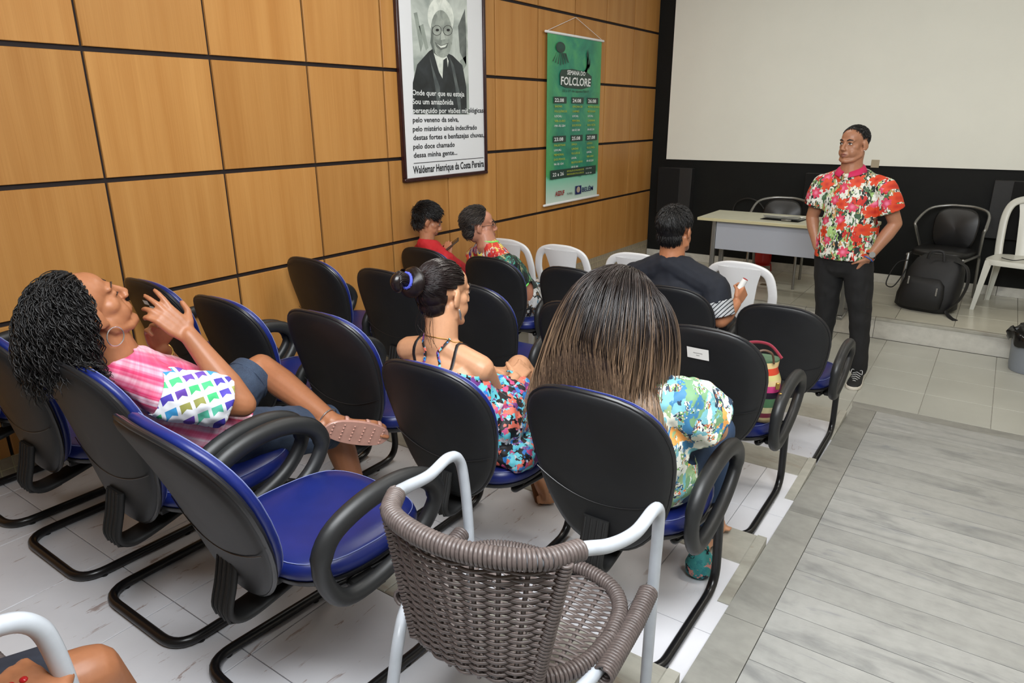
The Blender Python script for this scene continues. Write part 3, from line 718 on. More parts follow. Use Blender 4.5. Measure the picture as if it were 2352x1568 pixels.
# ================================================================== wicker chair with enamelled tube frame
def coil(mb, path, R, r, pitch, sides=6, per=12):
    """strand wound round a path"""
    path = [Vector(p) for p in path]; L = [0]
    for a, b in zip(path[:-1], path[1:]): L.append(L[-1]+(b-a).length)
    tot = L[-1]; turns = tot/pitch; N = int(turns*per); pts = []
    k = 0; prev = Vector((0, 0, 1))
    for i in range(N+1):
        s = tot*i/N
        while k < len(L)-2 and L[k+1] < s: k += 1
        f = (s-L[k])/max(1e-9, L[k+1]-L[k]); p = path[k].lerp(path[k+1], f); t = (path[k+1]-path[k]).normalized()
        a = (prev-t*prev.dot(t)).normalized(); prev = a; b = t.cross(a); q = 2*pi*turns*i/N
        pts.append(p+(a*cos(q)+b*sin(q))*R)
    mb.tube(pts, r, sides)
def make_wicker(label, loc, rz, weave=True):
    t = thing('wicker_chair', label, 'chair', loc, rz, 'wicker chairs with grey tube frames')
    g = M['greytube']; TR = .0145
    rail = spline([(-.215, -.13, .705), (-.17, -.205, .715), (-.09, -.245, .72), (0, -.258, .72), (.09, -.245, .72), (.17, -.205, .715), (.215, -.13, .705)], 6)
    for s in (-1, 1):
        arm = spline([(s*.17, -.205, .715), (s*.215, -.13, .705), (s*.245, -.05, .675), (s*.262, .06, .645), (s*.27, .155, .645), (s*.27, .205, .62), (s*.267, .225, .55), (s*.262, .235, .38), (s*.258, .240, .0)], 7)
        a = MB().tube(arm, TR, 12, caps='round').build('arm_tube', g, t)
        MB().lathe([(.017, 0), (.018, .004), (.018, .03), (.0155, .032)], (s*.258, .240, -.0005), 14).build('foot_cap', M['rubber'], a)
        leg = smooth_path([(s*.252, .05, .385), (s*.235, -.10, .385), (s*.200, -.175, .36), (s*.225, -.24, .0)], .06, 6)
        b = MB().tube(leg, TR, 12, caps='round').build('rear_leg', g, t)
        MB().lathe([(.017, 0), (.018, .004), (.018, .03), (.0155, .032)], (s*.225, -.24, -.0005), 14).build('foot_cap', M['rubber'], b)
    MB().tube([(-.211, -.209, .17), (.211, -.209, .17)], .009, 10).build('stretcher', g, t)
    if not weave: return t
    m = M['rattan']
    MB().tube(rail, TR, 10).build('top_rail', g, t)
    mb = MB(); coil(mb, rail, TR+.0030, .0047, .0085); mb.build('rail_wrapping', m, t, angle=180)
    # back panel
    def bk(u, v):
        hw = .135+.055*v; a = u*1.05
        return Vector((hw*u*1.04, -.176-(.040+.045*v)*cos(a*pi/2.2), .395+.31*v))
    rows = 36; mb = MB()
    for j in range(rows):
        v = (j+.5)/rows; pts = []
        K = 56
        for i in range(K+1):
            u = -1+2*i/K; p = bk(u, v); nrm = Vector((sin(u*.9)*.8, -1, .1)).normalized()
            pts.append(p+nrm*.0058*cos(pi*8*(u+1)/2*1.0+pi*j))
        mb.tube(pts, (.0026, .0041), 6, ref=(0, -1, 0))
    mb.build('back_weave', m, t, angle=180)
    mb = MB()
    for i in range(1, 8):
        u = -1+2*i/8; mb.tube([bk(u, j/12) for j in range(13)], .0050, 7)
    mb.build('back_stake', m, t)
    for s in (-1, 1):
        mb = MB(); e = [bk(s*1.04, j/14) for j in range(15)]; mb.tube(e, .010, 8); coil(mb, e, .0115, .0040, .0088); mb.build('edge_wrapping', m, t, angle=180)
    # seat
    so = [(x*(1.0-.10*max(0, -y/.2)), y) for x, y in superell(.232, .20, 2.9, 56)]
    rim = [Vector((x, .012+y, .398)) for x, y in so]
    mb = MB(); mb.tube(rim, .013, 10, closed=True); coil(mb, rim+[rim[0]], .0150, .0042, .0088); mb.build('seat_rim_wrapping', m, t, angle=180)
    mb = MB(); rows = 42
    def hwy(y):
        q = min(.999, abs(y/.20)); return .226*(1-q**2.9)**(1/2.9)*(1-.10*max(0, -y/.2))
    for j in range(rows):
        y = -.193+.386*(j+.5)/rows; hw = hwy(y)
        if hw < .03: continue
        K = 48; mb.tube([Vector((-hw+2*hw*i/K, .012+y, .392-.012*(1-(2*i/K-1)**2)+.0050*cos((-hw+2*hw*i/K)/.052*pi+pi*j))) for i in range(K+1)], (.0050, .0026), 6, ref=(0, 1, 0))
    mb.build('seat_weave', m, t, angle=180)
    mb = MB()
    for i in range(-4, 5):
        x = i*.052; ye = .19*(1-min(.98, abs(x)/.226)**2.9)**(1/2.9)
        mb.tube([Vector((x, .012-ye+2*ye*k/10, .392-.012*(1-(x/.226)**2))) for k in range(11)], .0048, 7)
    mb.build('seat_stake', m, t)
    # flat wrapping that binds the seat side to the arm tube
    for s in (-1, 1):
        mb = MB(); coil(mb, [Vector((s*.255, -.09, .390)), Vector((s*.262, .10, .390)), Vector((s*.262, .20, .40))], .0200, .0042, .0086); mb.build('side_wrapping', m, t, angle=180)
    return t
make_wicker('brown wicker chair with pale grey tube frame and chipped arms behind the long-haired woman', (2.572, -.865, .28), radians(7))
# ================================================================== print on the walls
def text_mesh(body, size, bold=0, xscale=1.0, shear=0.0):
    c = bpy.data.curves.new('txt', 'FONT'); c.body = body; c.size = size; c.offset = bold; c.resolution_u = 2; c.shear = shear
    o = bpy.data.objects.new('txt', c); COL.objects.link(o)
    dg = bpy.context.evaluated_depsgraph_get(); me = bpy.data.meshes.new_from_object(o.evaluated_get(dg))
    bpy.data.objects.remove(o); bpy.data.curves.remove(c)
    for v in me.vertices: v.co.x *= xscale
    return me
class Sheet:
    """flat print on the left wall: s runs along +y from s=0, t downwards from the top edge (metres)"""
    def __init__(s, parent, y0, ztop, x): s.p = parent; s.y0 = y0; s.zt = ztop; s.x = x; s.k = 0
    def co(s, a, b, lift): return (s.x+lift, s.y0+a, s.zt-b)
    def poly(s, pts, mat, lift=.0006, name='print_shape'):
        mb = MB(); mb.add([s.co(a, b, lift) for a, b in pts], [tuple(range(len(pts)))]); o = mb.build(name, mat, s.p, smooth=False); return o
    def rect(s, a0, b0, a1, b1, mat, lift=.0006, name='print_block'): return s.poly([(a0, b1), (a1, b1), (a1, b0), (a0, b0)], mat, lift, name)
    def text(s, body, a, b, h, mat, lift=.0012, bold=.0, width=None, align='l', shear=0, name='lettering'):
        me = text_mesh(body, h*1.38, bold*h, 1, shear)
        xs = [v.co.x for v in me.vertices] or [0]; w = max(xs)-min(xs) or 1
        k = (width/w) if width else 1
        off = {'l': 0, 'c': -.5*w*k, 'r': -w*k}[align]
        for v in me.vertices:
            x, y = (v.co.x-min(xs))*k+off, v.co.y; v.co = s.co(a+x, b-y, lift)
        me.materials.clear(); me.materials.append(mat); return link(name, me, s.p)
def wallpt(u, v): p = px(u, v, x=.03); return p.y, p.z
# ---- framed portrait with a poem
ya, zb_ = wallpt(931, 420); yb, zb2 = wallpt(1121, 398)
zlow = (zb_+zb2)/2
FW = yb-ya
ztop = zlow+FW*1.95
fp = thing('framed_poster', 'tall dark wood framed poster with an old photograph portrait and a poem', 'picture', (0.0015, 0, 0))
fw = .025
for nm, lo, hi in (('frame_rail', (0, ya, zlow), (.03, yb, zlow+fw)), ('frame_rail', (0, ya, ztop-fw), (.03, yb, ztop)), ('frame_stile', (0, ya, zlow+fw), (.03, ya+fw, ztop-fw)), ('frame_stile', (0, yb-fw, zlow+fw), (.03, yb, ztop-fw))):
    MB().box(lo, hi).build(nm, M['frame'], fp, bevel=.004)
MB().box((0, ya+fw-.002, zlow+fw-.002), (.014, yb-fw+.002, ztop-fw+.002)).build('print_board', plain('poster_white', srgb(226, 229, 233), .35), fp, smooth=False)
S = Sheet(fp, ya+fw, ztop-fw, .0142); PWD = FW-2*fw; PHT = ztop-zlow-2*fw
def pq(u, v):                     # photo pixel -> sheet coordinates
    p = px(u, v, x=.0157); return p.y-S.y0, S.zt-p.z
def gshade(name, lo, hi, sc=7):
    t = NT(name); v = t.coord('Object'); n = t.noise(v, sc, 4, .5, .8).outputs[0]; t.set(Base_Color=t.ramp(n, [(.35, lo), (.65, hi)]), Roughness=.4); return t.mat
g1 = gshade('photo_ground', srgb(150, 160, 155), srgb(214, 222, 215), 5); g_d = gshade('photo_suit', srgb(28, 33, 36), srgb(48, 54, 58), 9)
g_sk = gshade('photo_face', srgb(128, 136, 130), srgb(170, 178, 170), 14); g_h = gshade('photo_hair', srgb(206, 214, 206), srgb(232, 238, 230), 20)
P0 = [pq(*q) for q in ((943, 0), (1072, 0), (1073, 262), (947, 265))]
a0 = P0[0][0]; a1 = P0[1][0]; bt = (P0[2][1]+P0[3][1])/2; btop = .03
S.rect(a0, btop, a1, bt, g1, .0004, 'photograph')
cx = lambda l: [pq(*q) for q in l]
S.poly(cx([(948, 262), (948, 190), (958, 148), (985, 118), (1000, 108), (1040, 128), (1062, 150), (1071, 200), (1072, 262)][::1]), g_d, .0008, 'photo_suit')
S.poly(cx([(1052, 60), (1068, 20), (1071, 90), (1071, 150), (1056, 120)]), gshade('photo_dark', srgb(60, 66, 66), srgb(120, 128, 124), 8), .0005, 'photo_backdrop')
S.poly(cx([(992, 108), (1008, 165), (1024, 195), (1030, 140), (1022, 118), (1005, 110)]), g_h, .0010, 'photo_collar')
S.poly(cx([(1018, 138), (1026, 132), (1032, 190), (1030, 262), (1014, 230)]), g_d, .0012, 'photo_tie')
def ell(u, v, a, b, n=28, rot=0): return [(u+a*cos(2*pi*i/n)*cos(rot)-b*sin(2*pi*i/n)*sin(rot), v+a*cos(2*pi*i/n)*sin(rot)+b*sin(2*pi*i/n)*cos(rot)) for i in range(n)]
S.poly(cx(ell(1012, 40, 30, 46, 28, -.1)), g_h, .0010, 'photo_hair'); S.poly(cx(ell(1014, 78, 25, 55, 28, -.06)), g_sk, .0013, 'photo_face')
for u in (1003, 1028):
    S.poly(cx(ell(u, 70, 11, 12, 20)), M['printdark'], .0016, 'photo_glasses'); S.poly(cx(ell(u, 70, 9.8, 10.8, 20)), g_sk, .0019, 'photo_lens'); S.poly(cx(ell(u+1, 69, 4, 3.2, 14)), M['printdark'], .0022, 'photo_eye')
S.poly(cx([(998, 96), (1012, 105), (1030, 98), (1026, 110), (1012, 115), (1002, 108)]), gshade('photo_lip', srgb(84, 90, 86), srgb(104, 110, 106), 9), .0016, 'photo_mouth')
S.poly(cx([(1002, 100), (1012, 106), (1027, 101), (1022, 108), (1012, 110)]), g_h, .0019, 'photo_smile')
S.poly(cx([(1013, 72), (1018, 72), (1023, 90), (1012, 92)]), gshade('photo_nose', srgb(170, 178, 170), srgb(186, 194, 186), 12), .0016, 'photo_nose')
S.poly(cx([(992, 60), (996, 66), (994, 100), (1000, 122), (1008, 131), (996, 122), (988, 98)]), gshade('photo_shade', srgb(88, 96, 92), srgb(116, 124, 118), 10), .0015, 'photo_cheek')
for pts in ([(1032, 130), (1042, 150), (1056, 215), (1060, 262), (1054, 262), (1044, 190)], [(985, 122), (992, 150), (1010, 200), (1012, 262), (1006, 262), (1000, 205)]): S.poly(cx(pts), gshade('photo_lapel', srgb(70, 78, 80), srgb(96, 104, 104), 10), .0011, 'photo_lapel')
for pts in ([(950, 30), (958, 28), (972, 100), (966, 120)], [(962, 60), (972, 55), (984, 110), (978, 116)], [(1056, 140), (1070, 128), (1071, 150), (1064, 160)]): S.poly(cx(pts), gshade('photo_streak', srgb(120, 130, 124), srgb(150, 160, 152), 8), .0005, 'photo_backdrop')
def line(txt, u0, v0, u1, v1, h, mat, bold, lift=.0024):
    a, b = pq(u0, v0); a2, b2 = pq(u1, v1); S.text(txt, a, (b+b2)/2, h, mat, lift, bold, a2-a)
hl = abs(pq(950, 311)[1]-pq(950, 302)[1])
line('Onde quer que eu esteja', 946, 219, 1066, 221, hl*1.4, M['inkw'], .022)
line('Sou um amaz\u00f4nida', 947, 239, 1041, 240, hl*1.4, M['inkw'], .022)
line('perseguido por vis\u00f5es mit', 948, 260, 1075, 259, hl*1.4, M['inkw'], .022)
line('ol\u00f3gicas', 1074, 259, 1110, 258, hl*1.4, M['ink'], .022)
for txt, u0, v0, u1, v1 in (('pelo veneno da selva,', 948, 281, 1053, 279), ('pelo mist\u00e9rio ainda indecifrado', 948, 302, 1095, 297), ('destas fortes e benfazejas chuvas,', 949, 321, 1111, 315), ('pelo doce chamado', 949, 343, 1044, 336), ('dessa minha gente...', 950, 362, 1050, 355)):
    line(txt, u0, v0, u1, v1, hl*1.35, M['ink'], .022)
a, b = pq(950, 376); a2, b2 = pq(1110, 361); S.rect(a, (b+b2)/2-.002, a2, (b+b2)/2+.002, M['ink'], .0024, 'rule')
line('Waldemar Henrique da Costa Pereira', 949, 398, 1111, 383, hl*2.0, M['ink'], .03)
# ---- hanging banner
def bp(u, v): p = px(u, v, x=.035); return p.y, p.z
yA, zA = bp(1262, 70); yB, zB = bp(1380, 95); yC, zC_ = bp(1255, 468); yD, zD = bp(1378, 452)
y0b, y1b = (yA+yC)/2, (yB+yD)/2; zt_, zl_ = (zA+zB)/2, (zC_+zD)/2
bn_ = thing('wall_banner', 'green printed festival banner hanging from white rods on the veneer wall', 'banner', (0, 0, 0))
for z, r, nm in ((zt_, .011, 'top_rod'), (zl_, .011, 'bottom_rod')):
    rd = MB().tube([(.022, y0b-.03, z), (.022, y1b+.03, z)], r, 12, caps='round').build(nm, M['whiteplastic'], bn_)
hk = px(1321, 38, x=.02)
hk = Vector((.012, (y0b+y1b)/2, zt_+.155))
for yy in (y0b, y1b): MB().tube([(.022, yy, zt_+.009), (.012, hk.y, hk.z)], .0022, 6).build('cord', M['whiteplastic'], bn_)
MB().tube([(.001, hk.y, hk.z), (.014, hk.y, hk.z)], .003, 6).build('nail', M['chrome'], bn_)
def green():
    t = NT('banner_print'); v = t.coord('Object'); s = t.sep(v)
    f = t.math('DIVIDE', t.math('SUBTRACT', s[2], zl_), zt_-zl_)
    g = t.math('DIVIDE', t.math('SUBTRACT', s[1], y0b), y1b-y0b)
    n = t.noise(v, 3.2, 5, .6, 1.0).outputs[0]; n2 = t.noise(v, 9, 5, .6).outputs[0]
    c = t.ramp(t.math('ADD', t.math('MULTIPLY', n, .7), t.math('MULTIPLY', n2, .2)), [(.30, srgb(30, 110, 92)), (.46, srgb(44, 136, 106)), (.62, srgb(78, 160, 104))])
    c = t.mix(t.math('MULTIPLY', t.math('MAXIMUM', t.math('SUBTRACT', t.math('ABSOLUTE', t.math('SUBTRACT', g, .5)), .30), 0), 2.2), c, srgb(96, 176, 84))
    edge = t.math('ADD', f, t.math('MULTIPLY', t.math('SUBTRACT', n2, .5), .10))
    pale = t.ramp(f, [(0, srgb(206, 220, 212)), (.16, srgb(120, 196, 168))])
    k = t.math('SMOOTH_MIN', 1.0, t.math('MAXIMUM', t.math('MULTIPLY', t.math('SUBTRACT', .175, edge), 40), 0), .1)
    c = t.mix(k, c, pale); t.set(Base_Color=c, Roughness=.45); return t.mat
mb = MB(); NB = 20
mb.grid(lambda u, v: (.022+.006*sin(v*3.1)*sin(u*pi), y0b+(y1b-y0b)*u, zl_+(zt_-zl_)*v), NB, 30)
mb.build('banner_sheet', green(), bn_)
B = Sheet(bn_, y0b, zt_, .0310); BW = y1b-y0b; BH = zt_-zl_
mgl = plain('print_green_dark', srgb(36, 60, 52), .5); yel = plain('print_yellow', srgb(176, 190, 60), .6); gre = plain('print_shadow', srgb(40, 76, 66), .6); nav = plain('print_navy', srgb(30, 38, 92), .5); redp = plain('print_red', srgb(150, 34, 40), .5)
f2 = lambda a, b: (a*BW, b*BH)
def BT(txt, a, b, h, mat, width=None, bold=.02, align='l', shear=0): B.text(txt, a*BW, b*BH, h*BH, mat, .0012, bold, width*BW if width else None, align, shear)
def BP(pts, mat, lift=.0006, nm='print_shape'): B.poly([f2(a, b) for a, b in pts], mat, lift, nm)
BP([(.20, .225), (.23, .20), (.42, .19), (.70, .20), (.80, .225), (.79, .285), (.60, .305), (.30, .30), (.21, .285)][::-1], mgl)
BT('SEMANA DO', .50, .224, .026, M['inkw'], .34, .03, 'c', .1); BT('FOLCLORE', .50, .285, .048, M['inkw'], .56, .03, 'c', .05)
BT('22 a 27 de agosto/2017', .50, .325, .014, mgl, .50, .01, 'c')
# carved figure and fern ornament
for a, b, w_, h_ in ((.21, .075, .10, .035), ):
    BP([(a+.08*cos(2*pi*i/24), b+.030*sin(2*pi*i/24)) for i in range(24)][::-1], mgl, .0006); BP([(a+.055*cos(2*pi*i/24), b-.004+.016*sin(2*pi*i/24)) for i in range(24)][::-1], gre, .0009)
for i in range(-3, 4):
    BP([(.21+.022*i, .105), (.21+.028*i+.012, .105), (.21+.045*i+.014, .175-.006*abs(i)), (.21+.045*i, .175-.006*abs(i))][::-1], mgl if i % 2 else gre, .0007)
for i in range(9):
    q = -.2+.14*i; r0 = .20+.012*i
    BP([(.52+.30*cos(q)*.5+.1, .13-.09*sin(q)), (.60+.30*cos(q)*.5, .14-.09*sin(q)+.02), (.66+.02*i*.3, .20), (.64+.02*i*.3, .20)][::-1], gre, .0006)
def block(a, b, head, rows):
    BP([(a, b), (a+.23, b), (a+.23, b+.038), (a, b+.038)][::-1], mgl); BT(head, a+.02, b+.030, .021, M['inkw'], .16, .03)
    for k, (txt, w_, y_) in enumerate(rows): BT(txt, a+.02, b+.062+.0285*k, .0125, yel if y_ else M['inkw'], w_, .02)
block(.10, .355, '22.08', [('SHOWS', .13, 1), ('FOLCL\u00d3RICOS', .22, 1), ('LOCAL:', .13, 0), ('VER-O-RIO', .19, 1), ('19H \u00c0S 22H', .19, 0)])
block(.42, .355, '24.08', [('OFICINA DE', .19, 1), ('CARIMB\u00d3', .13, 1), ('LOCAL:', .12, 0), ('MEMORIAL', .15, 1), ('DOS POVOS', .17, 1), ('16H \u00c0S 18H', .15, 0)])
block(.72, .355, '26.08', [('MOSTRA DE DAN\u00c7A', .24, 1), ('METRONOM', .15, 1), ('LOCAL:', .11, 0), ('CASINHA', .15, 1), ('BOA VISTA', .16, 1), ('19H \u00c0S 21H', .14, 0)])
block(.10, .585, '23.08', [('PALESTRAS', .20, 1), ('LOCAL:', .13, 0), ('MEMORIAL', .18, 1), ('DOS POVOS', .20, 1), ('9H \u00c0S 12H', .17, 0)])
block(.42, .585, '25.08', [('DAN\u00c7A', .10, 1), ('LENDAS', .13, 1), ('FOLCL\u00d3RICAS', .16, 1), ('LOCAL:', .10, 0), ('BIBLIOTECA BRAVO', .22, 1), ('16H \u00c0S 18H', .13, 0)])
block(.72, .585, '27.08', [('L\u00daDICA', .11, 1), ('FOLCL\u00d3RICA', .16, 1), ('LOCAL:', .10, 0), ('VER-O-RIO', .14, 1), ('19H \u00c0S 22H', .14, 0)])
BP([(.06, .79), (.94, .79), (.94, .845), (.06, .845)][::-1], mgl); BT('22 a 26', .10, .828, .022, M['inkw'], .20, .02)
BT('EXPOSI\u00c7\u00c3O DE FIGURINOS DE', .36, .812, .011, yel, .33, .01); BT('PERSONAGENS FOLCL\u00d3RICOS', .36, .832, .011, yel, .33, .01)
BT('LOCAL: PRA\u00c7A', .73, .808, .008, M['inkw'], .12, .0); BT('9H \u00c0S 18H', .73, .84, .010, M['inkw'], .12, .0)
BT('AGDUF', .15, .952, .030, redp, .17, .05, 'l', .1); BT('FUMBEL', .37, .957, .014, mgl, .11, .0)
BP([(.53, .91), (.65, .91), (.65, .965), (.53, .965)][::-1], nav); BP([(.59+.035*cos(2*pi*i/16), .935+.020*sin(2*pi*i/16)) for i in range(16)][::-1], plain('crest', srgb(176, 160, 140), .6), .0009, 'crest')
BT('BEL\u00c9M', .665, .955, .030, nav, .23, .03)
# ================================================================== people: builders
V = Vector
def fuse(name, mb, voxel, mat, parent, smooth=4, cuts=(), thick=0, wrinkle=0, wscale=14, seed=0, post=None, shade=True, planar=0):
    me = mb.mesh(name+'_src'); ob = bpy.data.objects.new(name+'_src', me); COL.objects.link(ob)
    md = ob.modifiers.new('r', 'REMESH'); md.mode = 'VOXEL'; md.voxel_size = voxel; md.adaptivity = 0
    if smooth:
        sm = ob.modifiers.new('s', 'SMOOTH'); sm.factor = .5; sm.iterations = smooth
    dg = bpy.context.evaluated_depsgraph_get(); out = bpy.data.meshes.new_from_object(ob.evaluated_get(dg)); bpy.data.objects.remove(ob)
    if wrinkle or post:
        ns = [v.normal.copy() for v in out.vertices]; off = V((seed*3.1, seed*1.7, 0))
        for v, nn in zip(out.vertices, ns):
            if wrinkle:
                q = v.co*wscale+off
                v.co += nn*wrinkle*(noise.noise(q)+.6*noise.noise(V((q.x*2.1, q.y*2.1, q.z*.9))))
            if post: v.co = post(v.co.copy(), nn)
    if cuts:
        bm = bmesh.new(); bm.from_mesh(out); dead = set()
        for f in bm.faces:
            c = f.calc_center_median()
            for p, nrm, rad in cuts:
                d = c-V(p)
                if d.dot(nrm) > 0 and d.length < rad: dead.add(f); break
        bmesh.ops.delete(bm, geom=list(dead), context='FACES')
        # clean the cut edge
        for _ in range(3):
            mv = {}
            for v in bm.verts:
                be = [e for e in v.link_edges if len(e.link_faces) == 1]
                if len(be) == 2: mv[v] = (v.co*2+be[0].other_vert(v).co+be[1].other_vert(v).co)/4
            for v, c in mv.items(): v.co = c
        bm.to_mesh(out); bm.free()
    out.materials.clear(); out.materials.append(mat)
    if thick:
        ob = bpy.data.objects.new('tmp', out); COL.objects.link(ob); so = ob.modifiers.new('t', 'SOLIDIFY'); so.thickness = thick; so.offset = 0
        dg = bpy.context.evaluated_depsgraph_get(); o2 = bpy.data.meshes.new_from_object(ob.evaluated_get(dg)); bpy.data.objects.remove(ob); out = o2
    if shade: out.shade_smooth()
    out.name = name
    return link(name, out, parent)
def frame(f, up=(0, 0, 1), o=(0, 0, 0)):
    f = V(f).normalized(); r = f.cross(V(up)).normalized(); u = r.cross(f)
    return Matrix(((r.x, f.x, u.x, o[0]), (r.y, f.y, u.y, o[1]), (r.z, f.z, u.z, o[2]), (0, 0, 0, 1)))
def head_parts(mb, Mx, s=1.0, jaw=1.0, nose=1.0):
    R = Mx.to_3x3(); P = lambda x, y, z: Mx @ V((x*s, y*s, z*s))
    E = lambda c, r, n=16, k=12: mb.ellipsoid(P(*c), tuple(q*s for q in r), R, n, k)
    T = lambda pts, r, n=10: mb.tube([P(*p) for p in pts], [q*s for q in r] if isinstance(r, list) else r*s, n, caps='round')
    E((0, -.018, .040), (.073, .092, .078), 24, 16); E((0, .030, .045), (.060, .052, .052)); E((0, .028, -.015), (.059, .058, .070))
    for q in (-1, 1):
        E((q*.039, .040, -.012), (.025, .028, .026)); E((q*.031, .071, .009), (.0150, .0110, .0105))
        T([(q*.056, -.008, -.03), (q*.055*jaw, .005, -.062), (q*.036*jaw, .050, -.090), (q*.010, .074, -.098)], [.016, .016, .015, .013])
        E((q*.0105*nose, .099, -.027), (.0095*nose, .010, .0075))
        Re = R @ Matrix.Rotation(q*.35, 3, 'Z') @ Matrix.Rotation(-.18, 3, 'X')
        mb.ellipsoid(P(q*.0785, -.010, -.002), (.0075*s, .020*s, .033*s), Re, 14, 10); mb.ellipsoid(P(q*.075, -.002, -.026), (.007*s, .009*s, .010*s), Re, 10, 8)
    for q in (-1, 1): E((q*.029, .040, -.044), (.030*jaw, .040, .038)); E((q*.033, .016, -.052), (.031*jaw, .045, .040))
    E((0, .028, -.070), (.044*jaw, .048, .034)); E((0, .076, -.094), (.018*jaw, .015, .014))
    T([(-.045, .066, .029), (-.02, .080, .029), (0, .082, .026), (.02, .080, .029), (.045, .066, .029)], [.008, .0095, .009, .0095, .008])
    T([(0, .084, .018), (0, .099, -.006), (0, .1065, -.0205)], [.0085, .010*nose, .0110*nose])
    E((0, .076, -.058), (.028, .017, .021)); E((0, .080, -.041), (.015, .0125, .013))
    T([(-.023, .082, -.057), (0, .0945, -.053), (.023, .082, -.057)], [.003, .0055, .003]); T([(-.020, .082, -.063), (0, .0925, -.066), (.020, .082, -.063)], [.003, .0062, .003])
def hand_parts(mb, wrist, d, palm, thumb, curl=(.3, .3, .35, .4), spread=.12, s=1.0, tcurl=.3, tout=.8):
    """wrist point, direction to the knuckles, palm normal, thumb side vector"""
    d = V(d).normalized(); th = V(thumb); th = (th-d*th.dot(d)).normalized(); pn = V(palm); pn = (pn-d*pn.dot(d)-th*pn.dot(th)).normalized()
    w = V(wrist); L = .088*s
    for k, (o, wd) in enumerate(((-.026, .0125), (-.009, .0135), (.009, .0135), (.026, .0125))):
        mb.tube([w+th*(-o*.55)*s, w+d*L*.5+th*(-o*.9)*s, w+d*L+th*(-o)*s], [.013*s, .0135*s, .0115*s], 8, caps='round')
    for k, (o, ln) in enumerate(((.027, .070), (.009, .079), (-.009, .073), (-.026, .056))):
        c = curl[k]; base = w+d*L+th*o*s; dd = (d+th*(o/.027)*spread).normalized(); p = base; pts = [base-dd*.01*s]; a = c*.6
        for q, fr in enumerate((.46, .30, .24)):
            ax = (dd*cos(a)+pn*sin(a)).normalized(); p = p+ax*ln*fr*s; pts.append(p); a += c*(1.1 if q == 0 else .8)
        mb.tube([base]+pts[1:], [.0098*s, .0090*s, .0082*s, .0068*s], 9, caps='round')
    b = w+d*.025*s+th*.030*s; t1 = (d*.75+th*tout+pn*.25).normalized(); t2 = (d*(1-.2*tcurl)+th*(tout*.45)+pn*(.2+tcurl)).normalized()
    mb.tube([w+d*.015*s+th*.012*s, b, b+t1*.038*s, b+t1*.038*s+t2*.030*s], [.014*s, .0145*s, .0105*s, .0085*s], 9, caps='round')
def foot_parts(mb, ankle, toe, s=1.0, bare=True):
    a = V(ankle); t = V(toe); d = (t-a); mb.tube([a+V((0, 0, .0)), a.lerp(t, .35)+V((0, 0, -.01)), a.lerp(t, .8), t], [(.033*s, .036*s), (.036*s, .030*s), (.042*s, .020*s), (.034*s, .014*s)], 12, caps='round')
    mb.ellipsoid(a-d.normalized()*.035*s+V((0, 0, -.025*s)), (.028*s, .03*s, .03*s))
    dn = d.normalized(); sv = dn.cross(V((0, 0, 1))).normalized()
    for k_ in range(5): mb.tube([t+sv*(.014*(k_-2))*s-dn*.01*s, t+sv*(.0155*(k_-2))*s+dn*(.022-.003*abs(k_-1))*s], [.0095*s, .0078*s], 8, caps='round')
def torso_rings(J, g=0.0, k=1.0, top=True):
    P, C, N = V(J['P']), V(J['C']), V(J['N']); rx = (V(J['SR'])-V(J['SL'])).normalized(); hx = (V(J['HR'])-V(J['HL'])).normalized()
    mid = (V(J['SR'])+V(J['SL']))/2
    w = P.lerp(C, .5)
    pts = [P+(P-w).normalized()*J.get('tail', .03), P, w, C, C.lerp(mid, .6), mid.lerp(N, .35)]
    b = J.get('bulk', 1.0)*k; sh = (V(J['SR'])-V(J['SL'])).length/2
    rad = [(.150*b+g, .105*b+g), (.163*b+g, .112*b+g), (.145*b*J.get('waist', 1)+g, .105*b*J.get('belly', 1)+g), (max(.140*b, sh*.84)+g, .106*b+g), (sh*.86+g, .096*b+g), (sh*.40+g, .066*b+g)]
    return pts, rad, (rx+hx*.2).normalized()
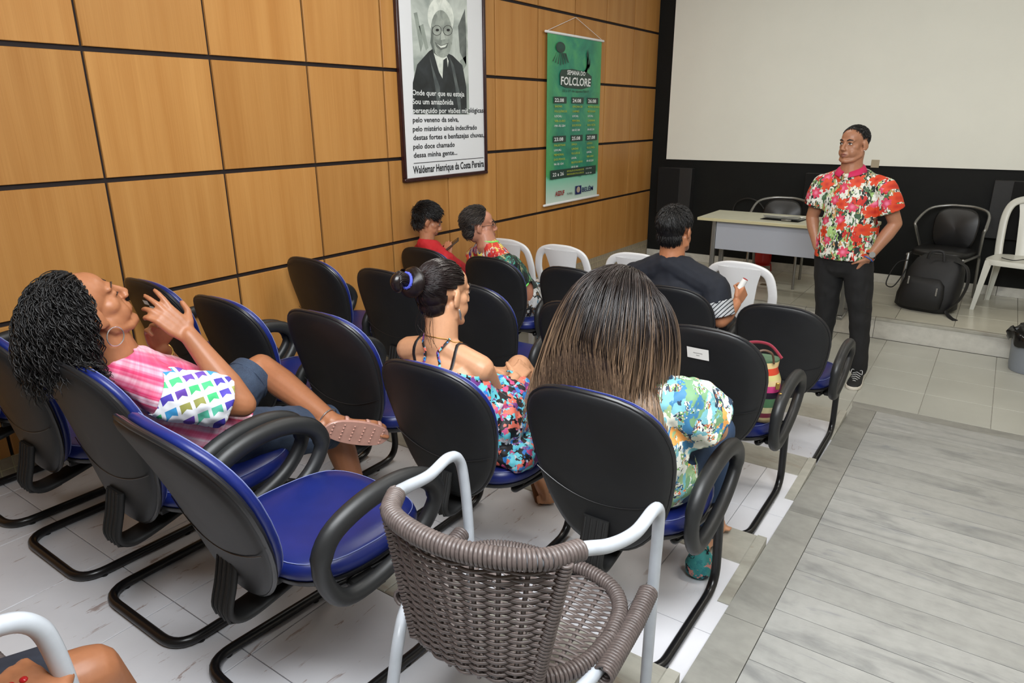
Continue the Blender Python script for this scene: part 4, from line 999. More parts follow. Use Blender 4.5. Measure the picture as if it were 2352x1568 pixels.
def body_mesh(J, head=True, arms=True, legs=True, hands=None, feet=True):
    mb = MB(); pts, rad, ref = torso_rings(J); b = J.get('bulk', 1.0); ab = J.get('arm', 1.0)
    sp = spline(pts, 4); rr = []
    for i in range(len(sp)):
        f = i/4; k0 = min(int(f), len(rad)-1); k1 = min(k0+1, len(rad)-1); t = f-k0; rr.append((rad[k0][0]*(1-t)+rad[k1][0]*t, rad[k0][1]*(1-t)+rad[k1][1]*t))
    mb.tube(sp, rr, 24, ref=ref, caps='round')
    N, H = V(J['N']), V(J['H']); sm_ = (V(J['SL'])+V(J['SR']))/2; shw = (V(J['SR'])-V(J['SL'])).length/2; Rs = frame(ref.cross(V((0, 0, 1)))*-1, (0, 0, 1)).to_3x3()
    mb.ellipsoid(sm_-V((0, 0, .018)), (shw*.98, .070*b, .056), Rs, 20, 12)
    if head:
        Mx = frame(J['HF'], J.get('HU', (0, 0, 1)), H); head_parts(mb, Mx, J.get('hs', 1.0), J.get('jaw', 1.0), J.get('nose', 1.0))
        hs = J.get('hs', 1.0); mb.tube([N-V((0, 0, .03)), N.lerp(H, .35), Mx @ V((0, -.022*hs, -.045*hs))], [min(.064*b, .066)*min(1.1, J.get('neck', 1)), .056*J.get('neck', 1), .054*J.get('neck', 1)], 16, caps='round')
    for s in 'LR':
        S, El, W = V(J['S'+s]), V(J['E'+s]), V(J['W'+s])
        mb.tube([N-V((0, 0, .030)), N.lerp(S, .5)-V((0, 0, .016)), S], [.052*b, .048*b, .052*ab], 14, caps='round')
        if arms:
            mb.tube([S, S.lerp(El, .4), El], [.050*ab, .045*ab, .037*ab], 14, caps='round'); mb.tube([El, El.lerp(W, .3), W.lerp(El, .25), W], [.037*ab, .040*ab, .030*ab, .025*ab], 14, caps='round')
        if legs:
            h, k, a = V(J['H'+s]), V(J['K'+s]), V(J['A'+s]); lb = J.get('leg', 1.0)
            mb.tube([h, h.lerp(k, .4), k], [.082*lb, .074*lb, .052*lb], 16, caps='round'); mb.tube([k, k.lerp(a, .3), k.lerp(a, .7), a], [.051*lb, .054*lb, .042*lb, .033*lb], 16, caps='round')
            if feet and ('T'+s) in J: foot_parts(mb, a, J['T'+s])
    for h in (hands or ()): hand_parts(mb, **h)
    for s in 'LR':
        W = V(J['W'+s])
        if not any((V(h['wrist'])-W).length < .01 for h in (hands or ())): hand_parts(mb, W, (W-V(J['E'+s]))+V((0, 0, -.05)), (0, 0, -1), (1 if s == 'L' else -1, .3, 0), (.35, .4, .45, .5), .08)
    return mb
def garment_torso(J, g=.014, k=1.0):
    mb = MB(); pts, rad, ref = torso_rings(J, g, k); sp = spline(pts, 4); rr = []
    for i in range(len(sp)):
        f = i/4; k0 = min(int(f), len(rad)-1); k1 = min(k0+1, len(rad)-1); t = f-k0; rr.append((rad[k0][0]*(1-t)+rad[k1][0]*t, rad[k0][1]*(1-t)+rad[k1][1]*t))
    mb.tube(sp, rr, 24, ref=ref, caps='round')
    b = J.get('bulk', 1.0); shw = (V(J['SR'])-V(J['SL'])).length/2; Rs = frame(ref.cross(V((0, 0, 1)))*-1, (0, 0, 1)).to_3x3()
    mb.ellipsoid((V(J['SL'])+V(J['SR']))/2-V((0, 0, .018)), (shw*.98+g*.6, .070*b+g, .056+g*.8), Rs, 20, 12)
    for s in 'LR':
        S, N = V(J['S'+s]), V(J['N']); mb.tube([N-V((0, 0, .030)), N.lerp(S, .5)-V((0, 0, .016)), S], [.052*b+g*.7, .048*b+g*.8, .050*J.get('arm', 1)+g], 14, caps='round')
    return mb
def sleeve(mb, J, s, frac, g=.016, flare=0.0, fore=None):
    S, El = V(J['S'+s]), V(J['E'+s]); ab = J.get('arm', 1); e = S.lerp(El, frac+.06)
    mb.tube([S, S.lerp(El, frac*.5), e], [.052*ab+g, .048*ab+g+flare*.5, .043*ab+g+flare], 16, caps='round')
    return (S.lerp(El, frac), (El-S).normalized(), .13)
def skin(name, col, rough=.42):
    t = NT(name); v = t.coord('Object'); n = t.noise(v, 9, 5).outputs[0]; n2 = t.noise(v, 120, 3).outputs[0]
    lo = tuple(c*.86 for c in col); hi = tuple(min(1, c*1.10) for c in col)
    t.set(Base_Color=t.mix(.25, t.ramp(n, [(.3, lo), (.7, hi)]), t.ramp(n2, [(.3, lo), (.7, hi)])), Roughness=rough); t.b.inputs['Specular IOR Level'].default_value = .4
    t.b.inputs['Subsurface Weight'].default_value = .08; t.b.inputs['Subsurface Radius'].default_value = (.012, .005, .003); t.b.inputs['Subsurface Scale'].default_value = .5
    t.bump(n2, .06); return t.mat
def hairmat(name, root, tip, var=.35, rough=.34, split=(.35, .9)):
    t = NT(name); a = t.node('ShaderNodeAttribute', attribute_name='strand').outputs['Vector']; s = t.sep(a)
    f = t.math('ADD', s[0], t.math('MULTIPLY', t.math('SUBTRACT', s[1], .5), var)); c = t.ramp(f, [(split[0], root), (split[1], tip)])
    c = t.mix(1.0, c, t.ramp(s[1], [(0, (.7, .7, .7)), (1, (1.25, 1.25, 1.25))]), 'MULTIPLY')
    t.set(Base_Color=c, Roughness=rough); t.b.inputs['Specular IOR Level'].default_value = .5; return t.mat
def in_ell(p, c, r, R=None):
    d = p-c
    if R is not None: d = R.transposed() @ d
    return (d.x/r[0])**2+(d.y/r[1])**2+(d.z/r[2])**2
def push(p, cols):
    for c, r, R in cols:
        d = p-c; l = R.transposed() @ d; q = (l.x/r[0])**2+(l.y/r[1])**2+(l.z/r[2])**2
        if q < 1: p = c+R @ (l/max(1e-4, sqrt(q)))
    return p
def scalp_cap(Mx, s, mask, grow=1.0, name='hair_cap', nape=True):
    mb = MB(); c = V((0, -.018, .040))*s; r = V((.073, .092, .078))*s*grow; n, k = 72, 48; vs = []; ok = []
    R = Mx.to_3x3()
    for i in range(k+1):
        t = pi*i/k
        for j in range(n):
            q = 2*pi*j/n; d = V((sin(t)*cos(q), sin(t)*sin(q), cos(t))); vs.append(Mx @ (c+V((r.x*d.x, r.y*d.y, r.z*d.z)))); ok.append(mask(d))
    fs = [(i*n+j, (i+1)*n+j, (i+1)*n+(j+1) % n, i*n+(j+1) % n) for i in range(k) for j in range(n)]
    fs = [f for f in fs if sum(ok[v] for v in f) >= 4]
    mb.add(vs, fs, 0, [(0.05, .5, 0)]*len(vs))
    if nape:
        for c_, r_ in (((0, -.044, -.028), (.057, .050, .050)), ((0, -.040, .004), (.063, .066, .055))):
          c = V(c_)*s; r = V(r_)*s*(1+(grow-1)*.7); vs = []; ok = []
          for i in range(k+1):
            t = pi*i/k
            for j in range(n):
                q = 2*pi*j/n; d = V((sin(t)*cos(q), sin(t)*sin(q), cos(t))); vs.append(Mx @ (c+V((r.x*d.x, r.y*d.y, r.z*d.z)))); ok.append(d.y < -.02 and d.z > -.80)
          fs = [(i*n+j, (i+1)*n+j, (i+1)*n+(j+1) % n, i*n+(j+1) % n) for i in range(k) for j in range(n)]
          mb.add(vs, [f for f in fs if sum(ok[v] for v in f) >= 2], 0, [(0.05, .5, 0)]*len(vs))
    return mb
def scalp_pts(Mx, s, mask, n, grow=1.0, nape=True):
    out = []; c = V((0, -.018, .040))*s; r = V((.073, .092, .078))*s*grow; R = Mx.to_3x3()
    if nape:
        c2 = V((0, -.044, -.028))*s; r2 = V((.057, .050, .050))*s*(1+(grow-1)*.7)
        while len(out) < n*.20:
            d = V((random.gauss(0, 1), random.gauss(0, 1), random.gauss(0, 1))).normalized()
            if d.y < -.02 and -.78 < d.z < .8: out.append((Mx @ (c2+V((r2.x*d.x, r2.y*d.y, r2.z*d.z))), (R @ V((d.x/r2.x, d.y/r2.y, d.z/r2.z))).normalized(), d))
    while len(out) < n:
        d = V((random.gauss(0, 1), random.gauss(0, 1), random.gauss(0, 1))).normalized()
        if mask(d): out.append((Mx @ (c+V((r.x*d.x, r.y*d.y, r.z*d.z))), (R @ V((d.x/r.x, d.y/r.y, d.z/r.z))).normalized(), d))
    return out
def skull(Mx, s, grow=1.0): return (Mx @ (V((0, -.018, .040))*s), (.073*s*grow, .092*s*grow, .078*s*grow), Mx.to_3x3())
def face_bits(parent, Mx, s, open_eyes=True, brow=srgb(24, 18, 16), lipcol=srgb(130, 66, 58)):
    P = lambda x, y, z: Mx @ (V((x, y, z))*s); R = Mx.to_3x3()
    wm = plain('eye_white', srgb(214, 206, 200), .25); im = plain('iris', srgb(34, 20, 14), .15); bm_ = plain('brow_hair', brow, .7)
    for q in (-1, 1):
        if open_eyes:
            e = MB().ellipsoid(P(q*.031, .0795, .0085), (.0125*s, .0045*s, .0052*s), R @ Matrix.Rotation(-q*.30, 3, 'Z'), 14, 10).build('eye', wm, parent, angle=180)
            MB().ellipsoid(P(q*.031, .0828, .0088), (.0052*s, .0028*s, .0050*s), R, 12, 8).build('iris', im, e, angle=180)
            MB().tube([P(q*.018, .0825, .011), P(q*.026, .0855, .0155), P(q*.036, .0830, .0155), P(q*.044, .0755, .0105)], [.0015*s, .0026*s, .0026*s, .0016*s], 8).build('eyelid_line', im, e)
        MB().tube([P(q*.014, .0905, .029), P(q*.028, .0885, .0355), P(q*.047, .0745, .0315)], [.0028*s, .0040*s, .0018*s], 8).build('eyebrow', bm_, parent)
    lm = plain('lip_skin', lipcol, .4)
    MB().tube([P(-.021, .0845, -.0565), P(-.008, .0955, -.0530), P(0, .0965, -.0540), P(.008, .0955, -.0530), P(.021, .0845, -.0565)], [.0018*s, .0042*s, .0036*s, .0042*s, .0018*s], 8).tube([P(-.019, .0845, -.0615), P(0, .0945, -.0665), P(.019, .0845, -.0615)], [.0018*s, .0052*s, .0018*s], 8).build('lips', lm, parent)
def short_hair(parent, Mx, s, mat, mask, n=1500, L=.03, grow=1.04, comb=(0, .2, -1), lift=.25, thick=.0016, name='hair', nape=True):
    mb = scalp_cap(Mx, s, mask, grow, nape=nape); R = Mx.to_3x3(); cv = R @ V(comb)
    for p, nn, d in scalp_pts(Mx, s, mask, n, grow, nape):
        r = random.random(); c = cv+V((random.gauss(0, .22), random.gauss(0, .22), random.gauss(0, .22))); tn = c-nn*c.dot(nn)
        if tn.length < 1e-3: tn = nn.orthogonal()
        tn.normalize(); l = L*random.uniform(.6, 1.2); lf = lift*random.uniform(.5, 1.6)
        pts = [p-nn*.002, p+(tn+nn*lf)*l*.5, p+(tn+nn*lf*.45)*l]
        mb.tube(pts, [thick, thick*.9, thick*.35], 3, caps=False, att=[(.1, r, 0), (.3, r, 0), (.5, r, 0)])
    return mb.build(name, mat, parent, angle=180)
def cells(t, vec, scale, stops, seedoff=0.0, dist=.0, rand=1.0):
    if dist:
        nz = t.noise(vec, scale*.9, 3).outputs['Color']; vec = t.vmath('ADD', vec, t.vmath('SCALE', t.vmath('SUBTRACT', nz, (.5, .5, .5)))) if False else t.mix(dist, vec, nz, 'LINEAR_LIGHT')
    vo = t.node('ShaderNodeTexVoronoi', {'Vector': vec, 'Scale': scale, 'Randomness': rand})
    r = t.sep(vo.outputs['Color'])[0]
    return t.ramp(r, stops, 'CONSTANT'), vo
def person(name, label, loc):
    return thing('person', label, 'person', loc)

from mathutils.bvhtree import BVHTree
def snap(obj, pts, off=.002):
    """lay a line of points on the surface of a mesh"""
    tr = BVHTree.FromPolygons([v.co for v in obj.data.vertices], [tuple(q.vertices) for q in obj.data.polygons]); out = []
    for q in pts:
        c, nn, _, _ = tr.find_nearest(V(q)); out.append(c+nn*off if c is not None else V(q))
    return out
# ================================================================== people
def seal(t):
    for c in t.children: c.location = -t.location
def ring(parent, pts, r, mat, name, n=8): return MB().tube(pts, r, n, closed=True).build(name, mat, parent)
def circle(c, nrm, r, k=28, r2=None, ref=None):
    nrm = V(nrm).normalized(); a = (V(ref) if ref else nrm.orthogonal()); a = (a-nrm*a.dot(nrm)).normalized(); b = nrm.cross(a)
    return [V(c)+a*(r*cos(2*pi*i/k))+b*((r2 or r)*sin(2*pi*i/k)) for i in range(k)]
SK_TAN = skin('skin_tan', srgb(158, 104, 72)); SK_MID = skin('skin_warm', srgb(192, 142, 108)); SK_OLD = skin('skin_ruddy', srgb(176, 122, 98))
SK_MAN = skin('skin_brown', srgb(168, 118, 90)); SK_BOY = skin('skin_boy', srgb(178, 122, 90)); SK_NAV = skin('skin_navyman', srgb(176, 118, 84))
H_BLACK = hairmat('hair_black', srgb(14, 12, 12), srgb(22, 18, 18), .2, .46); H_DK = hairmat('hair_darkbrown', srgb(24, 17, 17), srgb(36, 26, 26), .3, .27)
H_OMB = hairmat('hair_ombre', srgb(34, 26, 24), srgb(150, 122, 96), .42, .36, (.36, .98)); H_GR = hairmat('hair_greying', srgb(32, 27, 25), srgb(70, 62, 56), .8, .5, (.1, 1.0))

# ---------------------------------------------------------------- curly-haired woman, reclining with crossed legs
def woman_curly():
    t = person('person', 'woman with long black curly hair and a pink plaid top reclining, hands at her chin', (1.375, -.80, .28))
    J = dict(P=(1.375, -.84, .80), C=(1.375, -.965, .955), N=(1.37, -1.08, 1.13), H=(1.36, -1.133, 1.264), HF=(.03, .87, .49), HU=(0, -.48, .88),
             SL=(1.21, -1.02, 1.02), SR=(1.53, -1.04, 1.03), EL=(1.15, -.83, .955), ER=(1.585, -.855, .945),
             HL=(1.29, -.84, .79), HR=(1.46, -.84, .79), KL=(1.235, -.545, .895), KR=(1.475, -.44, .685), AL=px(762, 968, x=1.57), AR=(1.47, -.33, .29),
             TR=(1.48, -.15, .235), bulk=1.0, arm=1.05, leg=.98, waist=1.05)
    J['WR'] = px(434, 770, x=1.46); J['WL'] = px(368, 800, x=1.27)
    J['TL'] = px(878, 994, x=1.66)
    kR = px(388, 732, x=1.43); kL = px(352, 742, x=1.31)
    hands = [dict(wrist=J['WR'], d=kR-J['WR'], palm=(-.6, -.5, .2), thumb=(-.3, .3, .9), curl=(.22, .28, .55, .7), spread=.25, s=1.0, tcurl=.2),
             dict(wrist=J['WL'], d=kL-J['WL'], palm=(.5, -.6, .2), thumb=(.3, .5, .8), curl=(.25, .35, .6, .8), spread=.2, s=.95)]
    fuse('body', body_mesh(J, hands=hands), .0040, SK_TAN, t, 7)
    Mx = frame(J['HF'], J['HU'], J['H']); s = 1.0
    P = lambda x, y, z: Mx @ V((x, y, z))
    # closed lids, brows, lips
    lm = plain('lip_curly', srgb(128, 72, 62), .45); dk = plain('lash', srgb(40, 26, 22), .7)
    MB().tube([P(-.021, .0845, -.0565), P(0, .0945, -.0535), P(.021, .0845, -.0565)], [.0016, .0034, .0016], 8).tube([P(-.019, .0845, -.0615), P(0, .0925, -.0665), P(.019, .0845, -.0615)], [.0016, .0042, .0016], 8).build('lips', lm, t)
    for q in (-1, 1):
        MB().tube([P(q*.018, .0805, .004), P(q*.031, .0832, .002), P(q*.045, .0735, .004)], [.0012, .0018, .0012], 6).build('eyelash', dk, t)
        MB().tube([P(q*.014, .0905, .029), P(q*.028, .0885, .0340), P(q*.047, .0745, .0300)], [.0016, .0022, .0012], 6).build('eyebrow', dk, t)
    # curls
    random.seed(21)
    mask = lambda d: (d.y < .34+.25*max(0, d.z)) and not (d.z < -.15 and d.y > -.10) and d.z > -.75
    cap = scalp_cap(Mx, s, mask, 1.06); cols = [skull(Mx, s, 1.08), (V(J['C']), (.17, .125, .17), Matrix.Identity(3)), (P(0, -.03, -.07), (.055, .055, .06), Matrix.Identity(3)), (V((1.375, -1.215, 1.0)), (.30, .075, .175), Matrix.Identity(3))]
    for p, nn, d in scalp_pts(Mx, s, mask, 1500, 1.05):
        r = random.random(); L = random.uniform(.11, .215); n = 26; st = L/n; dr = (nn*.55+V((0, -.25, -.35))).normalized(); q = p.copy(); path = []
        ph = random.uniform(0, 6.28); amp = random.uniform(.005, .010); fr = random.uniform(.62, .95)
        for i in range(n+1):
            path.append(q.copy()); dr = (dr+V((0, -.06, -1.0))*.17).normalized(); q = push(q+dr*st, cols)
        out = []
        for i, c in enumerate(path):
            a = min(1, i/5)*amp; out.append(c+V((cos(ph+i*fr), sin(ph+i*fr), .5*sin(ph*2+i*fr))).normalized()*a)
        cap.tube(out, [.0017]*(n-3)+[.0014, .0011, .0008, .0004], 3, caps=False, att=[(i/n*.6, r, 0) for i in range(n+1)])
    cap.build('hair', H_BLACK, t, angle=180)
    # hoop earring, bracelets, anklet
    ea = P(.080, .0, -.040); ring(t, circle(ea+V((0, .005, -.028)), (1, .25, 0), .026), .0016, M['silver'], 'hoop_earring')
    w1 = V(J['WL']); w0 = V(J['EL']); dv = (w1-w0).normalized()
    for k, rr in ((.004, .0024), (.014, .0018)): ring(t, circle(w1-dv*(.02+k*2.2), dv+V((0, .15, 0)), .031), rr, M['gold'], 'bracelet')
    a = V(J['AL']); kd = (a-V(J['KL'])).normalized(); ring(t, circle(a-kd*.02, kd, .0385), .0024, M['silver'], 'anklet')
    # top: pink plaid torso with bunting sleeves
    pm = NT('plaid_pink'); v = pm.coord('Object', (1, 1, 1), rot=(.5, 0, .2)); sx = pm.sep(v)
    w1_ = pm.noise(pm.node('ShaderNodeMapping', {'Vector': v, 'Scale': (0, 0, 14)}).outputs[0], 1.6, 3).outputs[0]; w2_ = pm.noise(pm.node('ShaderNodeMapping', {'Vector': v, 'Scale': (0, 26, 0)}).outputs[0], 1.3, 3).outputs[0]
    c1 = pm.ramp(w1_, [(.40, srgb(236, 216, 222)), (.50, srgb(226, 130, 160)), (.56, srgb(214, 40, 104)), (.62, srgb(240, 214, 224))]); c2 = pm.ramp(w2_, [(.42, (1, 1, 1)), (.55, srgb(240, 190, 205)), (.62, (1, 1, 1))])
    pm.set(Base_Color=pm.mix(.8, c1, c2, 'MULTIPLY'), Roughness=.7)
    cutN = (V(J['N'])+V((0, .01, .012)), V((0, -.35, 1)).normalized(), .13)
    g = garment_torso(J, .016)
    fuse('plaid_top', g, .006, pm.mat, t, 4, [cutN], .003, .006, 16, 3)
    bm_ = NT('bunting_print'); v = bm_.coord('Object', (1, 1, 1), rot=(0, .55, .25)); q = bm_.sep(bm_.vmath('MULTIPLY', v, (0, 27, 27))); fy = bm_.math('FRACT', q[1]); cz = bm_.math('FLOOR', q[2]); cy = bm_.math('FLOOR', q[1]); fz = bm_.math('FRACT', q[2])
    wn = bm_.node('ShaderNodeTexWhiteNoise', {'Vector': bm_.node('ShaderNodeCombineXYZ', {0: cy, 1: cz, 2: 0.0}).outputs[0]}).outputs['Value']
    colr = bm_.ramp(wn, [(0, srgb(74, 62, 170)), (.22, srgb(70, 190, 120)), (.42, srgb(60, 150, 205)), (.6, srgb(104, 70, 170)), (.76, srgb(150, 150, 80)), (.88, srgb(90, 190, 160))], 'CONSTANT')
    notch = bm_.math('SUBTRACT', fz, bm_.math('MULTIPLY', bm_.math('SUBTRACT', .5, bm_.math('ABSOLUTE', bm_.math('SUBTRACT', fy, .5))), .5))
    mk_ = bm_.math('MULTIPLY', bm_.math('MULTIPLY', bm_.math('GREATER_THAN', fy, .10), bm_.math('LESS_THAN', fy, .86)), bm_.math('MULTIPLY', bm_.math('GREATER_THAN', notch, .12), bm_.math('LESS_THAN', fz, .78)))
    bm_.set(Base_Color=bm_.mix(mk_, srgb(232, 234, 238), colr), Roughness=.7)
    for sd in 'LR':
        m = MB(); c = sleeve(m, J, sd, .72, .020, .012); S = V(J['S'+sd]); d = (V(J['E'+sd])-S).normalized()
        fuse('bunting_sleeve', m, .005, bm_.mat, t, 3, [c, (S-d*.035, -d, .2)], .003, .007, 22, 5)
    # denim shorts
    dn = NT('denim'); v = dn.coord('Object'); n1 = dn.noise(v, 260, 3).outputs[0]; n2 = dn.noise(v, 12, 3).outputs[0]
    dn.set(Base_Color=dn.mix(.5, dn.ramp(n1, [(.3, srgb(30, 40, 58)), (.7, srgb(56, 70, 92))]), dn.ramp(n2, [(.3, srgb(28, 38, 54)), (.7, srgb(60, 76, 98))])), Roughness=.85)
    mb = MB(); pts, rad, ref = torso_rings(J, .016); mb.tube(pts[:3], rad[:3], 20, ref=ref, caps='round'); cuts_ = [(V(J['P']).lerp(V(J['C']), .45), (V(J['C'])-V(J['P'])).normalized(), .3)]
    for sd, fr in (('L', .84), ('R', .95)):
        h, k = V(J['H'+sd]), V(J['K'+sd]); d = (k-h).normalized(); mb.tube([h, h.lerp(k, .45), h.lerp(k, fr+.12)], [.098, .090, .076], 18, caps='round'); cuts_.append((h.lerp(k, fr), d, .14))
        e = h.lerp(k, fr-.035)
        MB().tube([e-d*.022, e-d*.02, e+d*.015, e+d*.017], [.078, .0835, .0810, .076], 26, caps=False).build('turned_cuff', dn.mat, t, angle=60)
    fuse('denim_shorts', mb, .006, dn.mat, t, 3, cuts_, .003, .005, 20, 9)
    # translucent studded sandal on the crossed foot
    jl = plain('jelly_sandal', srgb(178, 134, 120), .25, nz=.1); A, T = V(J['AL']), V(J['TL']); fd = (T-A).normalized(); up = (V(J['KL'])-A); up = (up-fd*up.dot(fd)).normalized(); sd_ = fd.cross(up)
    heel = A-fd*.035-up*.055; toe = T+fd*.022-up*.020; mb = MB(); rg = []
    for k in range(15):
        f = k/14; c = heel.lerp(toe, f); hw = (.030+.014*sin(pi*min(1, f*1.05))+.006*f)*sqrt(max(.02, 1-(2*f-1)**6)); rg.append([c+sd_*hw-up*.006, c+sd_*hw+up*.006, c-sd_*hw+up*.006, c-sd_*hw-up*.006])
    so = mb.shell(rg).build('sandal_sole', jl, t, bevel=.002)
    for f0, f1 in ((.62, .66), (.80, .78), (.30, .42)):
        c0 = heel.lerp(toe, f0); c1 = heel.lerp(toe, f1); MB().tube(spline([c0+sd_*.036, c0+sd_*.040+up*.030, (c0+c1)/2+up*(.052 if f0 < .7 else .036), c1-sd_*.040+up*.030, c1-sd_*.036], 5), (.0075, .003), 8, ref=fd).build('sandal_strap', jl, so)
    st = MB()
    for k in range(6):
        for m in (-2, -1, 0, 1, 2): st.ellipsoid(heel.lerp(toe, .12+.15*k)+sd_*.013*m-up*.0065, (.0036, .0036, .0036), None, 8, 6)
    props(st.build('sole_stud', jl, so, angle=180), kind='stuff')
    seal(t)
woman_curly()

# ---------------------------------------------------------------- woman with a bun
def woman_bun():
    t = person('person', 'woman with a dark hair bun and a colourful sleeveless dress sitting with crossed legs', (1.92, -.12, .20))
    J = dict(P=(1.94, -.20, .735), C=(1.895, -.25, .875), N=(1.85, -.255, 1.045), H=(1.838, -.215, 1.183), HF=(.16, .97, -.10), SL=(1.69, -.245, .968), SR=(2.005, -.235, .955),
             EL=(1.665, -.10, .80), ER=px(1140, 912, y=-.10), HL=(1.86, -.18, .735), HR=(2.03, -.18, .735), KL=(1.87, .22, .72), KR=px(1192, 842, y=.16), AL=px(1238, 1085, z=.30), AR=(1.97, .31, .53), WL=(1.85, .03, .835),
             bulk=.93, arm=.90, leg=.95, hs=1.0)
    J['WR'] = px(1182, 868, y=-.02); J['TL'] = px(1252, 1145, z=.225); J['TR'] = (1.95, .42, .43)
    h = [dict(wrist=J['WR'], d=V((-.15, .8, .12)), palm=(-.6, 0, -.8), thumb=(-.8, .1, .6), curl=(.3, .35, .4, .4), spread=.15, s=.9)]
    bo = fuse('body', body_mesh(J, hands=h), .0045, SK_MID, t, 9)
    Mx = frame(J['HF'], (0, 0, 1), J['H']); s = 1.0; P = lambda x, y, z: Mx @ (V((x, y, z))*s)
    face_bits(t, Mx, s)
    random.seed(5)
    mask = lambda d: d.y < .52+.2*d.z and not (d.z < -.12 and d.y > -.30) and not (d.z < .22 and d.y > .12 and abs(d.x) > .5 and d.z < .05) and d.z > -.80
    bun = P(0, -.118, .050); bd = (Mx.to_3x3() @ V((0, -1, .12))).normalized()
    cap = scalp_cap(Mx, s, mask, 1.05); cols = [skull(Mx, s, 1.055)]
    for p, nn, d in scalp_pts(Mx, s, mask, 900, 1.045):
        r = random.random(); n = 12; q = p.copy(); path = []; tgt = bun+V((random.gauss(0, .010), random.gauss(0, .010), random.gauss(0, .010)))
        for i in range(n+1): path.append(q.copy()); q = push(p.lerp(tgt, (i+1)/n), [(cols[0][0], tuple(x*(1+.03*r) for x in cols[0][1]), cols[0][2])])
        cap.tube(path, .0013, 3, caps=False, att=[(i/n, r, 0) for i in range(n+1)])
    hr = cap.build('hair', H_DK, t, angle=180)
    # coiled bun: a thick rope of strands looped round itself
    R = Mx.to_3x3(); ax = R @ V((1, 0, 0)); az = R @ V((0, 0, 1)); mb = MB()
    for k in range(70):
        q0 = 2*pi*k/70; off = .020; pts = []; rr = random.random()
        for i in range(25):
            a = 2*pi*i/24*.93+2.3; c = bun+bd*.020+(ax*cos(a)+az*sin(a))*.030+bd*(.012*sin(a*.5)); rad = ((ax*cos(a)+az*sin(a))*cos(q0+i*.10)+bd*sin(q0+i*.10))*off; pts.append(c+rad*1.0)
        mb.tube(pts, .0022, 4, caps=False, att=[(.4, rr, 0)]*25)
    for a0 in range(24):
        a = 2*pi*a0/24*.93+2.3
    mb.tube([bun+bd*.020+(ax*cos(2*pi*i/24)+az*sin(2*pi*i/24))*.030 for i in range(24)], .0190, 12, closed=True, att=[(.3, .5, 0)]*24)
    tail = spline([bun+bd*.02, bun+bd*.045+az*.006, bun+bd*.070+az*.012, bun+bd*.085+az*.0, bun+bd*.078-az*.018], 5)
    for k in range(60):
        q0 = 2*pi*k/60; rr = random.random(); rad = .021*(.75+.25*random.random())
        mb.tube([p+(ax*cos(q0)+az*sin(q0))*rad*(1 if i < len(tail)-5 else .75) for i, p in enumerate(tail)], .0024, 4, caps=False, att=[(.4, rr, 0)]*len(tail))
    mb.tube(tail, .0195, 10, caps='round', att=[(.3, .5, 0)]*(len(tail)+4)); mb.build('hair_bun', H_DK, t, angle=180)
    sc_ = plain('scrunchie_blue', srgb(76, 86, 190), .8, bump=.4, bscale=300); ring(t, [p+V((0, 0, .002*sin(9*i))) for i, p in enumerate(circle(bun+bd*.044+az*.004, bd, .0245, 36))], .0048, sc_, 'hair_tie')
    for k in range(16):
        a = P(random.uniform(-.03, .04), -.085, -.045); r = random.random()
    ws = MB()
    for k in range(12):
        a = P(random.uniform(-.035, .045), -.080, random.uniform(-.06, -.02)); e = a+V((random.uniform(-.03, .05), random.uniform(-.03, .0), random.uniform(-.14, -.07))); ws.tube(spline([a, a.lerp(e, .5)+V((random.gauss(0, .012), -.012, 0)), e], 4), .0007, 3, caps=False, att=[(.5, random.random(), 0)]*9)
    ws.build('loose_hair', H_DK, hr, angle=180)
    er = P(.080, .0, -.038); MB().tube([er, er+V((.004, 0, -.016)), er+V((.002, .004, -.034))], [.003, .0045, .003], 8, caps='round').build('earring', M['silver'], t)
    # necklace, straps
    N = V(J['N']); ring(t, snap(bo, circle(N+V((0, .012, -.004)), (0, .30, 1), .075, 48, .070), .0012), .0016, M['gold'], 'necklace')
    bk_ = plain('strap_black', srgb(20, 18, 22), .5)
    for sx in (-1, 1):
        S = V(J['SR' if sx > 0 else 'SL']); b = S.lerp(N, .42)
        MB().tube(snap(bo, spline([b+V((0, -.10, -.125)), b+V((0, -.085, -.03)), b+V((0, -.012, .07)), b+V((0, .075, .005)), b+V((0, .10, -.08))], 6), .0015), (.0065, .0018), 8, ref=(1, 0, 0)).build('bra_strap', bk_, t)
    # dress
    dm = NT('dress_print'); v = dm.coord('Object'); stops = [(0, srgb(18, 16, 20)), (.30, srgb(96, 190, 205)), (.50, srgb(214, 108, 90)), (.64, srgb(40, 116, 190)), (.76, srgb(110, 56, 128)), (.84, srgb(190, 188, 194)), (.92, srgb(186, 70, 120))]
    c, _ = cells(dm, v, 36, stops, dist=.02); c2, vo2 = cells(dm, v, 58, stops, dist=.02)
    n = dm.noise(v, 30, 2).outputs[0]; dm.set(Base_Color=dm.mix(dm.math('GREATER_THAN', n, .52), c, c2), Roughness=.6)
    mb = MB(); pts, rad, ref = torso_rings(J, .013); sp = pts[:5]; mb.tube(spline(sp, 4), [rad[min(4, int(i/4))] for i in range(len(spline(sp, 4)))], 24, ref=ref, caps='round')
    hem = []
    for sd in 'LR':
        h_, k = V(J['H'+sd]), V(J['K'+sd]); d = (k-h_).normalized(); mb.tube([h_, h_.lerp(k, .5), h_.lerp(k, .88 if sd == 'L' else .66)], [.105, .097, .088], 18, caps='round'); hem.append((h_.lerp(k, .80 if sd == 'L' else .55), d, .15))
    mb.tube([V((1.86, -.18, .70)), V((2.03, -.18, .70))], .10, 14, caps='round'); mb.tube([V((1.80, -.20, .66)), V((2.15, -.16, .655))], [(.05, .12), (.05, .12)], 14, caps='round')
    upn = V((0, .35, 1)).normalized()
